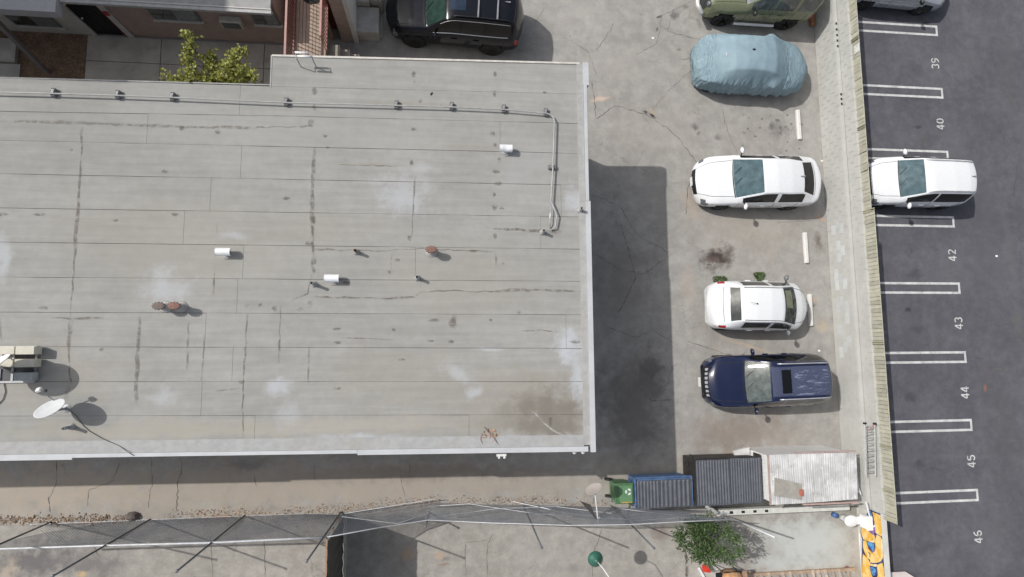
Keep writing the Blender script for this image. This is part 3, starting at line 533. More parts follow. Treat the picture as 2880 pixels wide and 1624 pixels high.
for X in (t0.x, t1.x, (t0.x + t1.x) / 2, t1.x - .5): mb.bbox(X - .025, X + .025, t0.y, t1.y, ZR + .014, zb_ + .002)
bb(mb, 'cross_rail', M_grey, tr)
bb(MB().bbox(t0.x + .03, t1.x - .03, t0.y + .03, t1.y - .03, ZR + .012, ZR + .02), 'mat', mat('tray_mat', (.12, .12, .125), .9), tr)
bb(MB().tube([at(-14, 920, ZR), at(-18, 922, ZR + .8)], .045, 10), 'mast', M_silver, tr); bb(MB().tube([at(40, 885, zb_), at(0, 915, ZR + .6)], .016, 6).tube([at(38, 940, zb_), at(0, 925, ZR + .6)], .016, 6), 'brace', M_silver, tr)
for x, y, zt, lb in [(62, 882, .33, 'cream cinder block, upper right corner of the ballast tray'), (12, 882, .33, 'cream cinder block, upper left of the ballast tray'), (60, 914, .33, 'cream cinder block, second row of the ballast tray'), (8, 914, .3, 'cream cinder block mostly hidden behind the dish on the tray'), (58, 948, .25, 'grey cinder block, bottom right of the ballast tray')]:
    p = at(x, y, ZR + zt); o = MB().rbox((p.x, p.y, ZR + .052 + (zt - .052) / 2), (.41, .19, zt - .055), .008).build('cinder_block', M_blk if zt > .26 else mat('grey_block', (.36, .38, .38), .9, fine=.06)); tag(o, lb, 'block', 'ballast blocks on the roof')
dish('satellite_dish', 'large white satellite dish above the ballast tray cut by the left photo edge', at(-24, 930, ZR + .85), (-.45, .72, .52), .50, .38, at(-14, 920, ZR), False, True, M_white)
# twin-tube flood light at the roof edge
p = at(765, 138, ZR + .45); o = root('flood_light', 'white twin-tube flood light standing over the top edge of the roof', 'flood light', (p.x, p.y - .1, ZR))
for dx, dy in ((-.06, .05), (.02, -.05)): bb(MB().tube([(p.x - .17 + dx, p.y + dy, ZR + .45), (p.x + .17 + dx, p.y + dy, ZR + .45)], .028, 10), 'lamp_tube', mat('white_lamp', (.8, .8, .8), .4), o, True)
for dx in (-.2, .2): bb(MB().tube([(p.x + dx - .02, p.y + .06, ZR + .43), (p.x + dx, p.y - .08, ZR + .43), (p.x + dx + .02, p.y - .12, ZR)], .014, 6), 'bracket', M_grey, o)
MB().box(at(1085, 236, ZR + .015), (.03, .09, .015), -.6).build('screw_clip', M_black)
tag(bpy.data.objects['screw_clip'], 'small dark metal clip lying loose below the conduit', 'clip')

# ================================================================= HOUSE AT THE TOP LEFT
YW = 10.30; EZ = 2.35; EY = 10.10
M_sid = mat('pink_brown_siding', (.36, .275, .235), .85, var=.08, scale=3, fine=.06)
M_trim = mat('grey_white_trim', (.55, .53, .50), .75, var=.07)
hs = root('low_house', 'low pinkish sided house with grey fascia across the top left', 'house', (-8, 11, 0))
bb(MB().bbox(-10.3, -5.25, YW + .03, 15, 0, EZ), 'wall', M_sid, hs)
for k in range(12):   # siding boards
    z0 = .12 + k * .18; bb(MB().add([(-10.28, YW + .028, z0), (-5.25, YW + .028, z0), (-5.25, YW + .028, z0 + .178), (-10.28, YW + .028, z0 + .178), (-10.28, YW, z0), (-5.25, YW, z0), (-5.25, YW + .02, z0 + .178), (-10.28, YW + .02, z0 + .178)],
        [(4, 5, 6, 7), (0, 1, 5, 4), (3, 7, 6, 2), (0, 4, 7, 3), (1, 2, 6, 5)]), 'siding_board', M_sid, hs)
bb(MB().bbox(-14.6, -11.62, YW, 15, 0, EZ), 'wall', mat('pale_house_wall', (.55, .52, .47), .9, var=.06), hs)
bb(MB().bbox(-11.62, -10.3, YW + .06, 15, 0, EZ), 'wall', mat('pale_house_wall', (.55, .52, .47)), hs)
dr = bb(MB().bbox(-11.45, -10.55, YW + .02, YW + .058, .03, 2.02), 'door', mat('black_security_door', (.012, .012, .012), .5), hs)
for k in range(7): bb(MB().bbox(-11.38 + k * .12, -11.36 + k * .12, YW, YW + .018, .1, 1.95), 'bar', M_black, dr)
bb(MB().lathe((-11.34, YW - .01, 1.0), [(0, -.03), (.03, -.02), (.03, .02), (0, .03)], 8), 'handle', M_bright, dr)
for x0, x1, m_ in ((-10.545, -10.50, mat('dark_red_trim', (.16, .02, .02), .6)), (-10.498, -10.31, M_trim), (-11.60, -11.455, M_trim)): bb(MB().bbox(x0, x1, YW - .03, YW + .057, 0, 2.1), 'door_frame', m_, hs)
bb(MB().bbox(-10.46, -10.34, YW - .07, YW - .032, 1.32, 1.5), 'alarm_box', mat('red_box', (.35, .03, .04), .5), hs)
lm = bb(MB().lathe((-11.3, YW - .1, 1.95), [(0, -.08), (.06, -.05), (.08, 0), (.06, .05), (0, .08)], 14), 'porch_lamp', mat('globe_glass', (.75, .72, .6), .4), hs, True)
def hwin(x0, x1, z0, z1):
    f = bb(MB().bbox(x0, x1, YW - .035, YW - .002, z0, z1), 'window', mat('dark_window_frame', (.16, .16, .155), .5), hs)
    xm = (x0 + x1) / 2
    bb(MB().bbox(x0 + .05, xm - .02, YW - .045, YW - .037, z0 + .06, z1 - .06), 'pane', glass('house_glass'), f); bb(MB().bbox(xm + .02, x1 - .05, YW - .045, YW - .037, z0 + .06, z1 - .06), 'pane', mat('curtained_pane', (.20, .22, .22), .15, var=.2, scale=8), f)
    bb(MB().bbox(x0 - .05, x1 + .05, YW - .09, YW - .004, z0 - .05, z0 - .003), 'sill', M_trim, f)
hwin(-9.1, -7.7, 1.22, 2.2); hwin(-6.08, -5.30, 1.25, 2.2); hwin(-13.6, -12.25, .42, 1.5)
bb(MB().bbox(-20, -5.28, EY + .0, 15.2, EZ - .02, EZ + .08), 'roof', mat('grey_cap_sheet', (.34, .335, .325), .9, var=.1, fine=.1), hs)
bb(MB().bbox(-11.1, -5.26, EY - .035, EY - .003, EZ - .16, EZ + .09), 'fascia', M_trim, hs); bb(MB().bbox(-11.1, -5.26, EY - .14, EY - .038, EZ - .04, EZ + .06), 'gutter', mat('gutter_paint', (.42, .42, .41), .6), hs)
bb(MB().bbox(-20, -11.12, 9.58, EY + .4, EZ - .15, EZ + .16), 'porch_roof', mat('white_porch_roof', (.46, .45, .46), .8, var=.05), hs)
bb(MB().box((-13.1, 9.4, 1.1), (.13, .13, 2.75), rot=Matrix.Rotation(R(-24), 3, 'X') @ Matrix.Rotation(R(-12), 3, 'Y')), 'porch_brace', mat('brown_post', (.20, .17, .16), .8), hs)
ac = root('window_air_conditioner', 'boxy cream air conditioner on the pink siding', 'air conditioner', (-6.75, YW - .1, 1.2))
bb(MB().rbox((-6.75, 10.19, 1.40), (.62, .2, .40), .015), 'casing', mat('cream_casing', (.55, .52, .46), .6), ac)
for k in range(7): bb(MB().bbox(-7.02, -6.48, 10.078, 10.088, 1.24 + k * .045, 1.262 + k * .045), 'louvre', mat('louvre_grey', (.12, .13, .12), .6), ac)
# tall unseen block added left of the frame to shade the house yard
ab = root('unseen_shade_block', 'unseen tall block added at the far left to shade the house yard', 'building', (-22, 14, 0))
bb(MB().bbox(-30, -16.6, 10.4, 26, 0, 13), 'wall', M_stucco, ab); bb(MB().bbox(-30.2, -16.4, 10.2, 26.2, 13, 13.2), 'roof', M_conc, ab)
# house yard: slabs and mulch bed
struct(MB().poly([(-14.6, 6, .02), (-11.75, 6, .02), (-11.75, 10.28, .02), (-14.6, 10.28, .02)]).build('mulch_bed', stained('brown_mulch', (.20, .135, .09), (.27, .18, .12), (.13, .085, .06), [], scale=3, grain=30, coarse=.4, bump=1.)))
M_slab = mat('yard_slab', (.44, .41, .36), .9, var=.15, scale=1.2, fine=.12, dirt=(.24, .22, .19))
yd = struct(MB().bbox(-11.75, -5.0, 6.2, 10.28, -.02, .01).build('house_yard', mat('slab_bed', (.15, .14, .12), .9)))
xs_ = [-11.74, at(405, 150).x, at(492, 150).x, at(665, 150).x, -5.0]; ys_ = [6.2, 7.5, at(500, 167).y, 10.27]
for a, b in zip(xs_[:-1], xs_[1:]):
    for c, d in zip(ys_[:-1], ys_[1:]): MB().bbox(a + .012, b - .012, c + .012, d - .012, .0, .035).build('slab', M_slab, yd)
st = MB().bbox(-14.6, at(46, 160).x, at(40, 162).y, at(40, 104).y, .0, .16).build('concrete_step', M_conc); tag(st, 'concrete step block on the mulch at the left photo edge', 'step')
st = MB().bbox(-14.6, at(53, 180).x, at(40, 164).y - .9, at(40, 164).y, .0, .06).build('concrete_step', M_conc); tag(st, 'low concrete pad below the step at the left photo edge', 'step')
# landing with stairs
DZ = 1.45; dk = root('stair_landing', 'brown wooden landing with red railings between the houses', 'stair', (-4.3, 9.6, 0))
dx0, dx1 = at(740 + 3, 95, DZ).x, at(820, 110, DZ).x; dyb = 8.45
for k in range(9):
    a = dx0 + (dx1 - dx0) * k / 9; bb(MB().bbox(a + .006, a + (dx1 - dx0) / 9 - .006, dyb, 13.2, DZ - .05, DZ), 'deck_board', mat('tan_deck', (.40, .31, .245), .8, var=.1, scale=5, objvar=.08), dk)
bb(MB().bbox(dx0, dx1, dyb, 13.2, DZ - .25, DZ - .055), 'joist_frame', M_wood, dk)
for X in (dx0 + .08, dx1 - .08):
    for Y in (8.7, 10.6): bb(MB().bbox(X - .05, X + .05, Y - .05, Y + .05, 0, DZ - .252), 'post', M_wood, dk)
M_red = mat('red_railing', (.36, .17, .145), .6, var=.1)
for X, Y0, Y1 in ((dx0 - .03, 8.5, 12.8), (dx1 + .03, 9.35, 12.8)):
    bb(MB().bbox(X - .03, X + .03, Y0, Y1, DZ + .92, DZ + .97), 'top_rail', mat('pink_rail', (.46, .27, .24), .6), dk); bb(MB().bbox(X - .02, X + .02, Y0, Y1, DZ + .06, DZ + .1), 'bottom_rail', M_red, dk)
    n = int((Y1 - Y0) / .13)
    for k in range(n + 1): y = Y0 + (Y1 - Y0) * k / n; bb(MB().bbox(X - .012, X + .012, y - .012, y + .012, DZ + .1, DZ + .92), 'baluster', M_red, dk)
for k in range(5):
    bb(MB().bbox(dx1 + .1 + k * .27, dx1 + .37 + k * .27, 8.6, 9.75, 0, DZ - .27 * (k + 1)), 'tread', mat('stair_tread', (.37, .33, .28), .85, var=.15, objvar=.2), dk)
e0, e1 = Vector((dx1 + .05, 8.62, DZ + .9)), Vector((dx1 + 1.5, 8.62, .95)); bb(MB().tube([e0, e1], .03, 6), 'stair_rail', M_red, dk)
for k in range(11): q = e0.lerp(e1, k / 10); bb(MB().bbox(q.x - .012, q.x + .012, q.y - .012, q.y + .012, q.z - .85, q.z), 'baluster', M_red, dk)
mt = MB().lathe(((dx0 + dx1) / 2, 11.3, DZ), [(0, .002), (.36, .003), (.37, .02), (0, .024)], 24).build('door_mat', mat('black_mat', (.015, .015, .016), .9)); tag(mt, 'round black mat on the brown landing', 'mat')
# wall end right of the landing with pale corner board
h2 = root('house_wing', 'narrow sided house wing with pale corner board beside the black SUV', 'house', (-3.3, 11.5, 0))
bb(MB().bbox(-3.62, -3.11, 10.52, 15, 0, 3.0), 'wall', M_sid, h2)
for k in range(14): z0 = .1 + k * .19; bb(MB().bbox(-3.61, -3.2, 10.495, 10.518, z0, z0 + .182), 'siding_board', M_sid, h2)
bb(MB().bbox(-3.2, -3.06, 10.46, 10.494, 0, 3.0), 'corner_board', M_trim, h2); bb(MB().bbox(-3.108, -3.06, 10.496, 15, 0, 3.0), 'side_wall', mat('grey_white_trim', (.55, .53, .50)), h2)
bb(MB().bbox(-3.98, -3.63, 10.9, 10.95, .1, 2.1), 'door', mat('dark_red_door', (.10, .012, .012), .5), h2); bb(MB().bbox(-4.4, -2.95, 11.6, 15.2, 3.0, 3.12), 'roof', mat('grey_cap_sheet', (.34, .335, .325)), h2)
bb(MB().bbox(-4.0, -3.622, 10.96, 15, 0, 3.0), 'wall', M_sid, h2)
# concrete steps left of the SUV
cs = root('concrete_entry_steps', 'grey concrete entry steps left of the black SUV', 'step', (-2.7, 11, 0))
bb(MB().rbox((-2.70, 11.05, .28), (.74, .9, .56), .02), 'step', M_conc, cs); bb(MB().rbox((-2.85, 11.95, .42), (.44, .86, .84), .02), 'step', M_conc, cs); bb(MB().rbox((-2.42, 12.0, .40), (.40, .8, .8), .02), 'step', mat('speckled_slab', (.4, .37, .35), .9, var=.3, scale=20), cs)
# wheel stops
M_stop = mat('white_wheel_stop', (.66, .65, .62), .8, var=.1, scale=6, fine=.1, dirt=(.4, .37, .33), dscale=6)
def stop(a, b, label, m=M_stop):
    A, B = at(*a, .1), at(*b, .1); c = (A + B) / 2; L = (B - A).length; rz = math.atan2(B.y - A.y, B.x - A.x)
    mb = MB(); n = 6; prof = [(-.075, 0), (-.07, .07), (-.045, .105), (.045, .105), (.07, .07), (.075, 0)]; vs = []
    for X in (-L / 2, -L / 2 + .03, L / 2 - .03, L / 2): s = .9 if abs(X) == L / 2 else 1; vs += [(X, y * s, z * s + .002) for y, z in prof]
    mb.add(vs, [(i * n + k, i * n + k + 1, i * n + n + k + 1, i * n + n + k) for i in range(3) for k in range(n - 1)] + [tuple(range(n - 1, -1, -1)), tuple(range(3 * n, 4 * n))])
    o = mb.build('wheel_stop', m); o.location = (c.x, c.y, 0); o.rotation_euler = (0, 0, rz); tag(o, label, 'wheel stop', 'concrete wheel stops')
stop((2009, 276), (2014, 350), 'white wheel stop in the empty stall below the covered car'); stop((2027, 585), (2032, 662), 'white wheel stop in the empty stall with the oil stain'); stop((2039, 740), (2043, 820), 'white wheel stop at the nose of the white hatchback'); stop((960, 22), (958, 92), 'grey-white wheel stop in front of the black SUV', M_conc)
pl = MB().rbox((0, 0, .08), (.16, .75, .16), .02).build('timber_block', mat('orange_timber', (.34, .15, .08), .85, var=.25, scale=12)); q = at(2042, 42, .1); pl.location = (q.x, q.y, 0); pl.rotation_euler = (0, 0, .05); tag(pl, 'orange-brown timber block behind the olive SUV', 'timber')

# ================================================================= BOUNDARY WALLS AND SLATTED FENCE
XA, XB = 13.93, 14.09
M_cmu = mat('pale_block_wall', (.46, .46, .435), .9, var=.05, scale=1.5, fine=.05, objvar=.012, bump=.15, bscale=50, dirt=(.41, .40, .375), dscale=.8)
M_mort = mat('mortar', (.455, .452, .428), .95)
YB = at(2140, 1285, 1.1).y; YT = 19.0
wa = root('block_wall', 'pale concrete block wall along the parked cars with open cells on top', 'wall', (XA, 4, 0))
bb(MB().bbox(XA + .012, 14.066, YB, YT, 0, 1.075), 'core', M_mort, wa)
bw, bh = .40, .20
M_patch = mat('repainted_block', (.50, .515, .515), .85, var=.06, objvar=.07)
me_blk = None; cnt = 0
def block_face(X, y0, y1, z0, z1, m, parent, th=.014):
    return bb(MB().box((X + th / 2, (y0 + y1) / 2, (z0 + z1) / 2), (th, y1 - y0 - .012, z1 - z0 - .012)), 'block', m, parent)
ylim0, ylim1 = at(2120, 1300, .5).y, 12.6
for r in range(5):
    z0 = .02 + r * .21; y = YB + (.2 if r % 2 else 0)
    while y + bw < 13.2:
        p = rnd.random(); patch = (-.5 < y < 4.2 and p < .55) and r in (1, 2, 3)
        block_face(XA, y, y + bw, z0, z0 + .21, M_patch if patch else M_cmu, wa); y += bw
bb(MB().bbox(XA + .014, 14.066, YB, 19, 1.0755, 1.10), 'top_course', M_cmu, wa)
for y in (60, 75, 89, 103, 117, 238, 250, 262):
    q = at(2103 + y * .08, y, 1.1); bb(MB().bbox(13.97, 14.045, q.y - .045, q.y + .045, 1.1005, 1.1025), 'open_cell', M_black, wa); bb(MB().bbox(13.955, 13.968, q.y - .055, q.y + .055, 1.1, 1.112).bbox(14.047, 14.06, q.y - .055, q.y + .055, 1.1, 1.112), 'cell_rim', M_cmu, wa)
wb = root('block_wall', 'taller pale block wall that carries the slatted fence', 'wall', (XB + .1, 4, 0))
bb(MB().bbox(XB + .012, 14.28, YB, YT, 0, 1.585), 'core', M_mort, wb)
y = YB
while y < 13.2:
    for r in (0, 1, 2): yy = y + (.2 if r % 2 else 0); block_face(XB, yy, yy + bw, .99 + r * .2, 1.19 + r * .2, M_cmu, wb)
    y += bw
y = YB
while y < 13.2: bb(MB().box((XB + .097, y + .2, 1.592), (.19, .388, .016)), 'cap_block', M_cmu, wb); y += bw
for L in ([(2170, 1270), (2165, 1120)],): pass
# slatted chain-link fence on the wall
XF = 14.165; M_slat = mat('khaki_privacy_slat', (.40, .385, .31), .7, var=.12, scale=4, objvar=.10, dirt=(.42, .41, .36), dscale=2)
fn = root('slatted_fence', 'khaki privacy-slat fence on top of the block wall', 'fence', (XF, 4, 1.6))
YF0 = at(2250, 1308, 1.9).y; Ystep = at(2195, 530, 1.9).y
slat_me = {}
y = YF0; k = 0
while y < 13.4:
    zt = 2.06 if y < Ystep else 1.94
    key = (zt,)
    if key not in slat_me:
        o = MB().box((0, 0, (1.61 + zt) / 2), (.012, .120, zt - 1.61)).build('slat', M_slat, fn); slat_me[key] = o.data
    else: o = bpy.data.objects.new('slat', slat_me[key]); C.objects.link(o); o.parent = fn
    o.matrix_parent_inverse = fn.matrix_basis.inverted(); o.location = (XF + rnd.uniform(-.004, .004), y, rnd.uniform(-.006, .006)); o.rotation_euler = (0, rnd.uniform(-.01, .01), rnd.uniform(-.06, .06)); y += .131; k += 1
for ya, yb_, zt in ((YF0 - .06, Ystep, 2.07), (Ystep, 13.5, 1.95)):
    bb(MB().tube([(XF, ya, zt), (XF, yb_, zt)], .012, 6), 'top_rail', mat('fence_wire', (.40, .395, .30), .6), fn)
yy_ = YF0 - .05
M_fpost = mat('khaki_post', (.36, .35, .25), .6)
for yp in [YF0 - .03] + [at(2190, v, 1.9).y for v in (96, 318, 530, 863, 1125, 1240)]: bb(MB().tube([(XF - .03, yp - .035, 1.55), (XF - .03, yp - .035, 2.11 if yp < Ystep + .2 else 1.98)], .02, 8).tube([(XF - .03, yp + .035, 1.55), (XF - .03, yp + .035, 2.11 if yp < Ystep + .2 else 1.98)], .02, 8), 'post', M_fpost, fn)
bb(MB().box((XF - .022, at(2165, 125, 1.8).y, 1.85), (.006, .30, .27)), 'repair_panel', mat('pale_panel', (.58, .60, .56), .6), fn)
# graffiti wall continuing downward
gw = root('graffiti_wall', 'low concrete wall with yellow and blue graffiti lettering', 'wall', (XG + .1, -7, 0))
zg = on_x(2223, 1400, XG).z
bb(MB().bbox(XG, XG + .2, -14, YB - .05, 0, zg), 'wall', mat('painted_low_wall', (.56, .55, .51), .85, var=.08, scale=2, fine=.08), gw)
def gz(x, y, lay): q = on_x((2380 + x / 7.12) / K, (1420 + y / 7.12) / K, XG); return (XG - .003 * lay, q.y, max(.02, min(zg - .01, q.z)))
def gpoly(pts, m, lay, name='painted_letter'): bb(MB().poly([gz(x, y, lay) for x, y in pts]), name, m, gw)
def gmat(name, a, b, sc=4):
    m, t, p = base_mat(name); pos = N(t, 'ShaderNodeNewGeometry').outputs['Position']
    t.links.new(mixc(t, ramp(t, noise(t, pos, sc, 3), .4, .62), a, b), p.inputs['Base Color']); p.inputs['Roughness'].default_value = .6; return m
G_out = gmat('spray_outline', (.02, .02, .05), (.05, .08, .22)); G_yel = gmat('spray_yellow', (.72, .40, .05), (.80, .58, .24)); G_blu = gmat('spray_blue', (.10, .35, .62), (.04, .08, .35), 7); G_pur = gmat('spray_purple', (.14, .09, .30), (.30, .16, .35), 6); G_wht = mat('spray_white', (.78, .76, .70), .6)
gpoly([(460, 95), (720, 190), (755, 500), (745, 660), (800, 1600), (290, 1600), (310, 1100), (320, 700), (285, 560), (300, 420)], G_out, 1)
gpoly([(520, 140), (700, 215), (735, 420), (730, 640), (640, 600), (590, 560), (570, 350)], G_yel, 2); gpoly([(310, 430), (480, 470), (560, 600), (590, 680), (400, 720), (345, 690), (300, 560)], G_yel, 2)
gpoly([(345, 720), (590, 690), (610, 600), (690, 640), (735, 720), (755, 900), (745, 1060), (690, 1140), (600, 1165), (480, 1160), (380, 980), (338, 850)], G_yel, 2); gpoly([(335, 980), (480, 1110), (480, 1180), (640, 1200), (730, 1160), (760, 1300), (790, 1600), (330, 1600), (320, 1300)], G_yel, 2)
gpoly([(405, 720), (500, 750), (575, 760), (590, 860), (570, 940), (520, 965), (450, 880)], G_out, 3); gpoly([(420, 738), (500, 765), (560, 775), (570, 860), (545, 920), (500, 900), (455, 840)], G_blu, 4); gpoly([(500, 900), (545, 920), (575, 850), (580, 900), (545, 960), (510, 950)], G_pur, 5)
gpoly([(475, 1215), (560, 1240), (620, 1240), (640, 1400), (600, 1500), (530, 1450), (490, 1330)], G_out, 3); gpoly([(490, 1230), (560, 1255), (600, 1300), (580, 1420), (540, 1420), (500, 1320)], G_blu, 4); gpoly([(410, 480), (500, 470), (580, 450), (590, 530), (540, 610), (480, 560)], G_pur, 3)
gpoly([(455, 100), (500, 120), (560, 350), (500, 330), (430, 190)], G_blu, 3); gpoly([(520, 440), (580, 400), (575, 450), (545, 455)], G_wht, 4); gpoly([(470, 745), (540, 730), (560, 685), (572, 690), (555, 760)], G_wht, 5); gpoly([(700, 670), (715, 680), (735, 860), (728, 1000), (690, 1090), (720, 980)], G_wht, 3); gpoly([(250, 560), (280, 600), (300, 1300), (270, 1200)], G_wht, 1); gpoly([(600, 1195), (615, 1190), (600, 1240), (540, 1230)], G_wht, 5)
gpoly([(430, 945), (490, 970), (488, 1050), (475, 1050), (474, 985)], G_out, 5)
# toilet
q = at(2150, 1308, .3); tl = root('toilet', 'old white toilet standing against the graffiti wall', 'toilet', (XG - .45, q.y, 0))
M_por = mat('white_porcelain', (.80, .80, .80), .15, var=.02)
ty = q.y; tx = XG - .12
bb(MB().rbox((tx, ty, .56), (.2, .44, .36), .03), 'tank', M_por, tl); bb(MB().rbox((tx, ty, .755), (.22, .47, .03), .012), 'tank_lid', M_por, tl)
bb(MB().lathe((tx - .42, ty, 0), [(.13, 0), (.11, .12), (.15, .28), (.19, .38), (.2, .40), (0, .40)], 24, 1.2, .95), 'bowl', M_por, tl, True); bb(MB().lathe((tx - .42, ty, 0), [(0, .405), (.19, .405), (.205, .42), (.19, .44), (0, .445)], 24, 1.25, .95), 'seat_lid', M_por, tl, True)
bb(MB().rbox((tx - .16, ty, .30), (.22, .26, .28), .03), 'pedestal', M_por, tl)
o = MB().lathe((tx - .78, ty + .12, 0), [(.09, 0), (.09, .16), (.0, .17)], 16).build('blue_bucket', mat('blue_plastic', (.06, .13, .32), .5), None, True); tag(o, 'small blue bucket beside the white toilet', 'bucket')
# ================================================================= ALONG THE ALLEY: bins, shed, ladder
M_lid = mat('charcoal_lid', (.085, .092, .108), .5, var=.12, scale=5, dirt=(.13, .135, .145), dscale=3)
def lid(parent, x0, x1, y0, y1, z, n, tilt=0.):
    """ribbed plastic lid: one sheet with pressed ribs"""
    mb = MB(); cols = n * 4; vs = []
    for i in range(cols + 1):
        u = i / cols; X = x0 + (x1 - x0) * u; h = .020 if (i % 4) in (1, 2) else 0
        for v in (0, .06, .94, 1): vs.append((X, y0 + (y1 - y0) * v, z + (h if 0 < v < 1 and 0 < i < cols else 0) + tilt * (v - .5) + rnd.uniform(-.003, .003)))
    mb.add(vs, [(i * 4 + k, i * 4 + 4 + k, i * 4 + 5 + k, i * 4 + 1 + k) for i in range(cols) for k in range(3)])
    mb.add([(x0, y0, z), (x1, y0, z), (x1, y0, z - .05), (x0, y0, z - .05), (x0, y1, z), (x1, y1, z), (x1, y1, z - .05), (x0, y1, z - .05)], [(0, 1, 2, 3), (4, 7, 6, 5), (0, 3, 7, 4), (1, 5, 6, 2)])
    bb(mb, 'lid', M_lid, parent)
zD = 1.30; a, b = at(1754, 1272, zD), at(1914, 1151, zD)
d1 = root('large_dumpster', 'large black dumpster with two ribbed charcoal lids', 'dumpster', ((a.x + b.x) / 2, (a.y + b.y) / 2, 0)); M_dump = mat('black_steel', (.03, .028, .026), .6, var=.3, scale=8, dirt=(.09, .06, .045), dscale=4)
mb = MB(); x0, x1, y0, y1 = a.x + .02, b.x - .02, a.y + .03, b.y - .03
mb.add([(x0 + .05, y0 + .1, .12), (x1 - .05, y0 + .1, .12), (x1 - .05, y1 - .05, .12), (x0 + .05, y1 - .05, .12), (x0, y0, zD - .06), (x1, y0, zD - .06), (x1, y1 + .02, zD - .06), (x0, y1 + .02, zD - .06)], [(3, 2, 1, 0), (0, 1, 5, 4), (1, 2, 6, 5), (2, 3, 7, 6), (3, 0, 4, 7), (4, 5, 6, 7)]); bb(mb, 'body', M_dump, d1)
for Y in (y0 + .2, y1 - .25): bb(MB().bbox(x0 - .10, x0 - .004, Y - .07, Y + .07, .55, .72), 'fork_pocket', M_dump, d1); bb(MB().bbox(x1 + .004, x1 + .1, Y - .07, Y + .07, .55, .72), 'fork_pocket', M_dump, d1)
bb(MB().tube([(x0, y1 + .05, zD - .05), (x1, y1 + .05, zD - .05)], .025, 8), 'hinge_bar', M_dump, d1)
for X in (x0 - .02, x1 + .0): bb(MB().bbox(X - .02, X + .02, y1 - .02, y1 + .12, .9, zD - .02), 'hinge_post', M_dump, d1)
xm = at(1838, 1210, zD).x
lid(d1, x0, xm - .01, y0 - .05, y1, zD, 12, -.02); lid(d1, xm + .01, x1, y0 - .03, y1 + .03, zD + .012, 12, .02)
for X in (x0 + .2, x1 - .2):
    for Y in (y0 + .2, y1 - .2): bb(MB().lathe((X, Y, .06), [(.0, -.06), (.06, -.05), (.06, .05), (0, .06)], 10), 'caster', M_dark, d1)
zD = 1.06; a, b = at(1603, 1278, zD), at(1739, 1204, zD)
d2 = root('blue_dumpster', 'blue dumpster with grey ribbed lids beside the green cart', 'dumpster', ((a.x + b.x) / 2, (a.y + b.y) / 2, 0)); M_blue = mat('blue_steel', (.07, .13, .25), .6, var=.25, scale=5, dirt=(.16, .18, .21), dscale=4)
mb = MB(); x0, x1, y0, y1 = a.x, b.x, a.y, b.y
mb.add([(x0 + .03, y0 + .06, .12), (x1 - .03, y0 + .06, .12), (x1 - .03, y1 - .02, .12), (x0 + .03, y1 - .02, .12), (x0 - .02, y0 - .03, zD - .06), (x1 + .02, y0 - .03, zD - .06), (x1 + .02, y1 + .05, zD - .06), (x0 - .02, y1 + .05, zD - .06)], [(3, 2, 1, 0), (0, 1, 5, 4), (1, 2, 6, 5), (2, 3, 7, 6), (3, 0, 4, 7), (4, 5, 6, 7)]); bb(mb, 'body', M_blue, d2)
for p0, p1 in (((x0 - .03, y0 - .04), (x0 - .03, y1 + .06)), ((x1 + .03, y0 - .04), (x1 + .03, y1 + .06)), ((x0 - .03, y1 + .06), (x1 + .03, y1 + .06))): bb(MB().tube([(*p0, zD - .04), (*p1, zD - .04)], .03, 6), 'rim', M_blue, d2)
for X in (x0 - .07,): bb(MB().bbox(X - .05, X + .03, y0 + .15, y1 - .1, .5, .66), 'fork_pocket', M_blue, d2)
xm = at(1662, 1240, zD).x; lid(d2, x0 + .02, xm - .008, y0 - .04, y1 - .03, zD - .01, 7); lid(d2, xm + .008, x1 - .01, y0 - .02, y1 - .02, zD, 7)
# green cart
zt = 1.0; a, b = at(1540, 1272, zt), at(1598, 1214, zt); cx_, cy_ = (a.x + b.x) / 2 + .03, (a.y + b.y) / 2
gc = root('green_cart', 'green wheeled recycling cart with a white mark on its lid', 'wheelie bin', (cx_, cy_, 0)); M_gr = mat('green_plastic', (.075, .165, .075), .5, var=.08, scale=5); M_gr2 = mat('pale_green_lid', (.115, .235, .115), .5, var=.08)
mb = MB(); mb.add([(cx_ - .22, cy_ - .25, .06), (cx_ + .22, cy_ - .25, .06), (cx_ + .22, cy_ + .25, .06), (cx_ - .22, cy_ + .25, .06), (cx_ - .3, cy_ - .3, .92), (cx_ + .3, cy_ - .3, .92), (cx_ + .3, cy_ + .3, .92), (cx_ - .3, cy_ + .3, .92)], [(3, 2, 1, 0), (0, 1, 5, 4), (1, 2, 6, 5), (2, 3, 7, 6), (3, 0, 4, 7), (4, 5, 6, 7)]); bb(mb, 'body', M_gr, gc)
bb(MB().rbox((cx_, cy_, .95), (.64, .64, .06), .025), 'lid', M_gr, gc); bb(MB().rbox((cx_ + .05, cy_, .99), (.42, .5, .03), .012), 'lid_panel', M_gr2, gc); bb(MB().tube([(cx_ - .36, cy_ - .25, .93), (cx_ - .40, cy_ - .25, .93), (cx_ - .40, cy_ + .25, .93), (cx_ - .36, cy_ + .25, .93)], .018, 6), 'handle', M_gr, gc)
for s in (-1, 1): bb(MB().lathe((cx_ - .28, cy_ + s * .27, .13), [(0, -.03), (.13, -.025), (.13, .025), (0, .03)], 16, rot=Matrix.Rotation(R(90), 3, 'X')), 'wheel', M_dark, gc)
for k in range(3):   # chasing arrows mark
    a_ = R(120 * k + 20); pts = [(cx_ + .12 + r * math.cos(a_ + t), cy_ + .06 + r * math.sin(a_ + t), 1.007) for r, t in ((.10, 0), (.11, .7), (.10, 1.35), (.055, 1.35), (.05, .7), (.055, 0))]; bb(MB().poly(pts), 'lid_mark', M_white, gc)
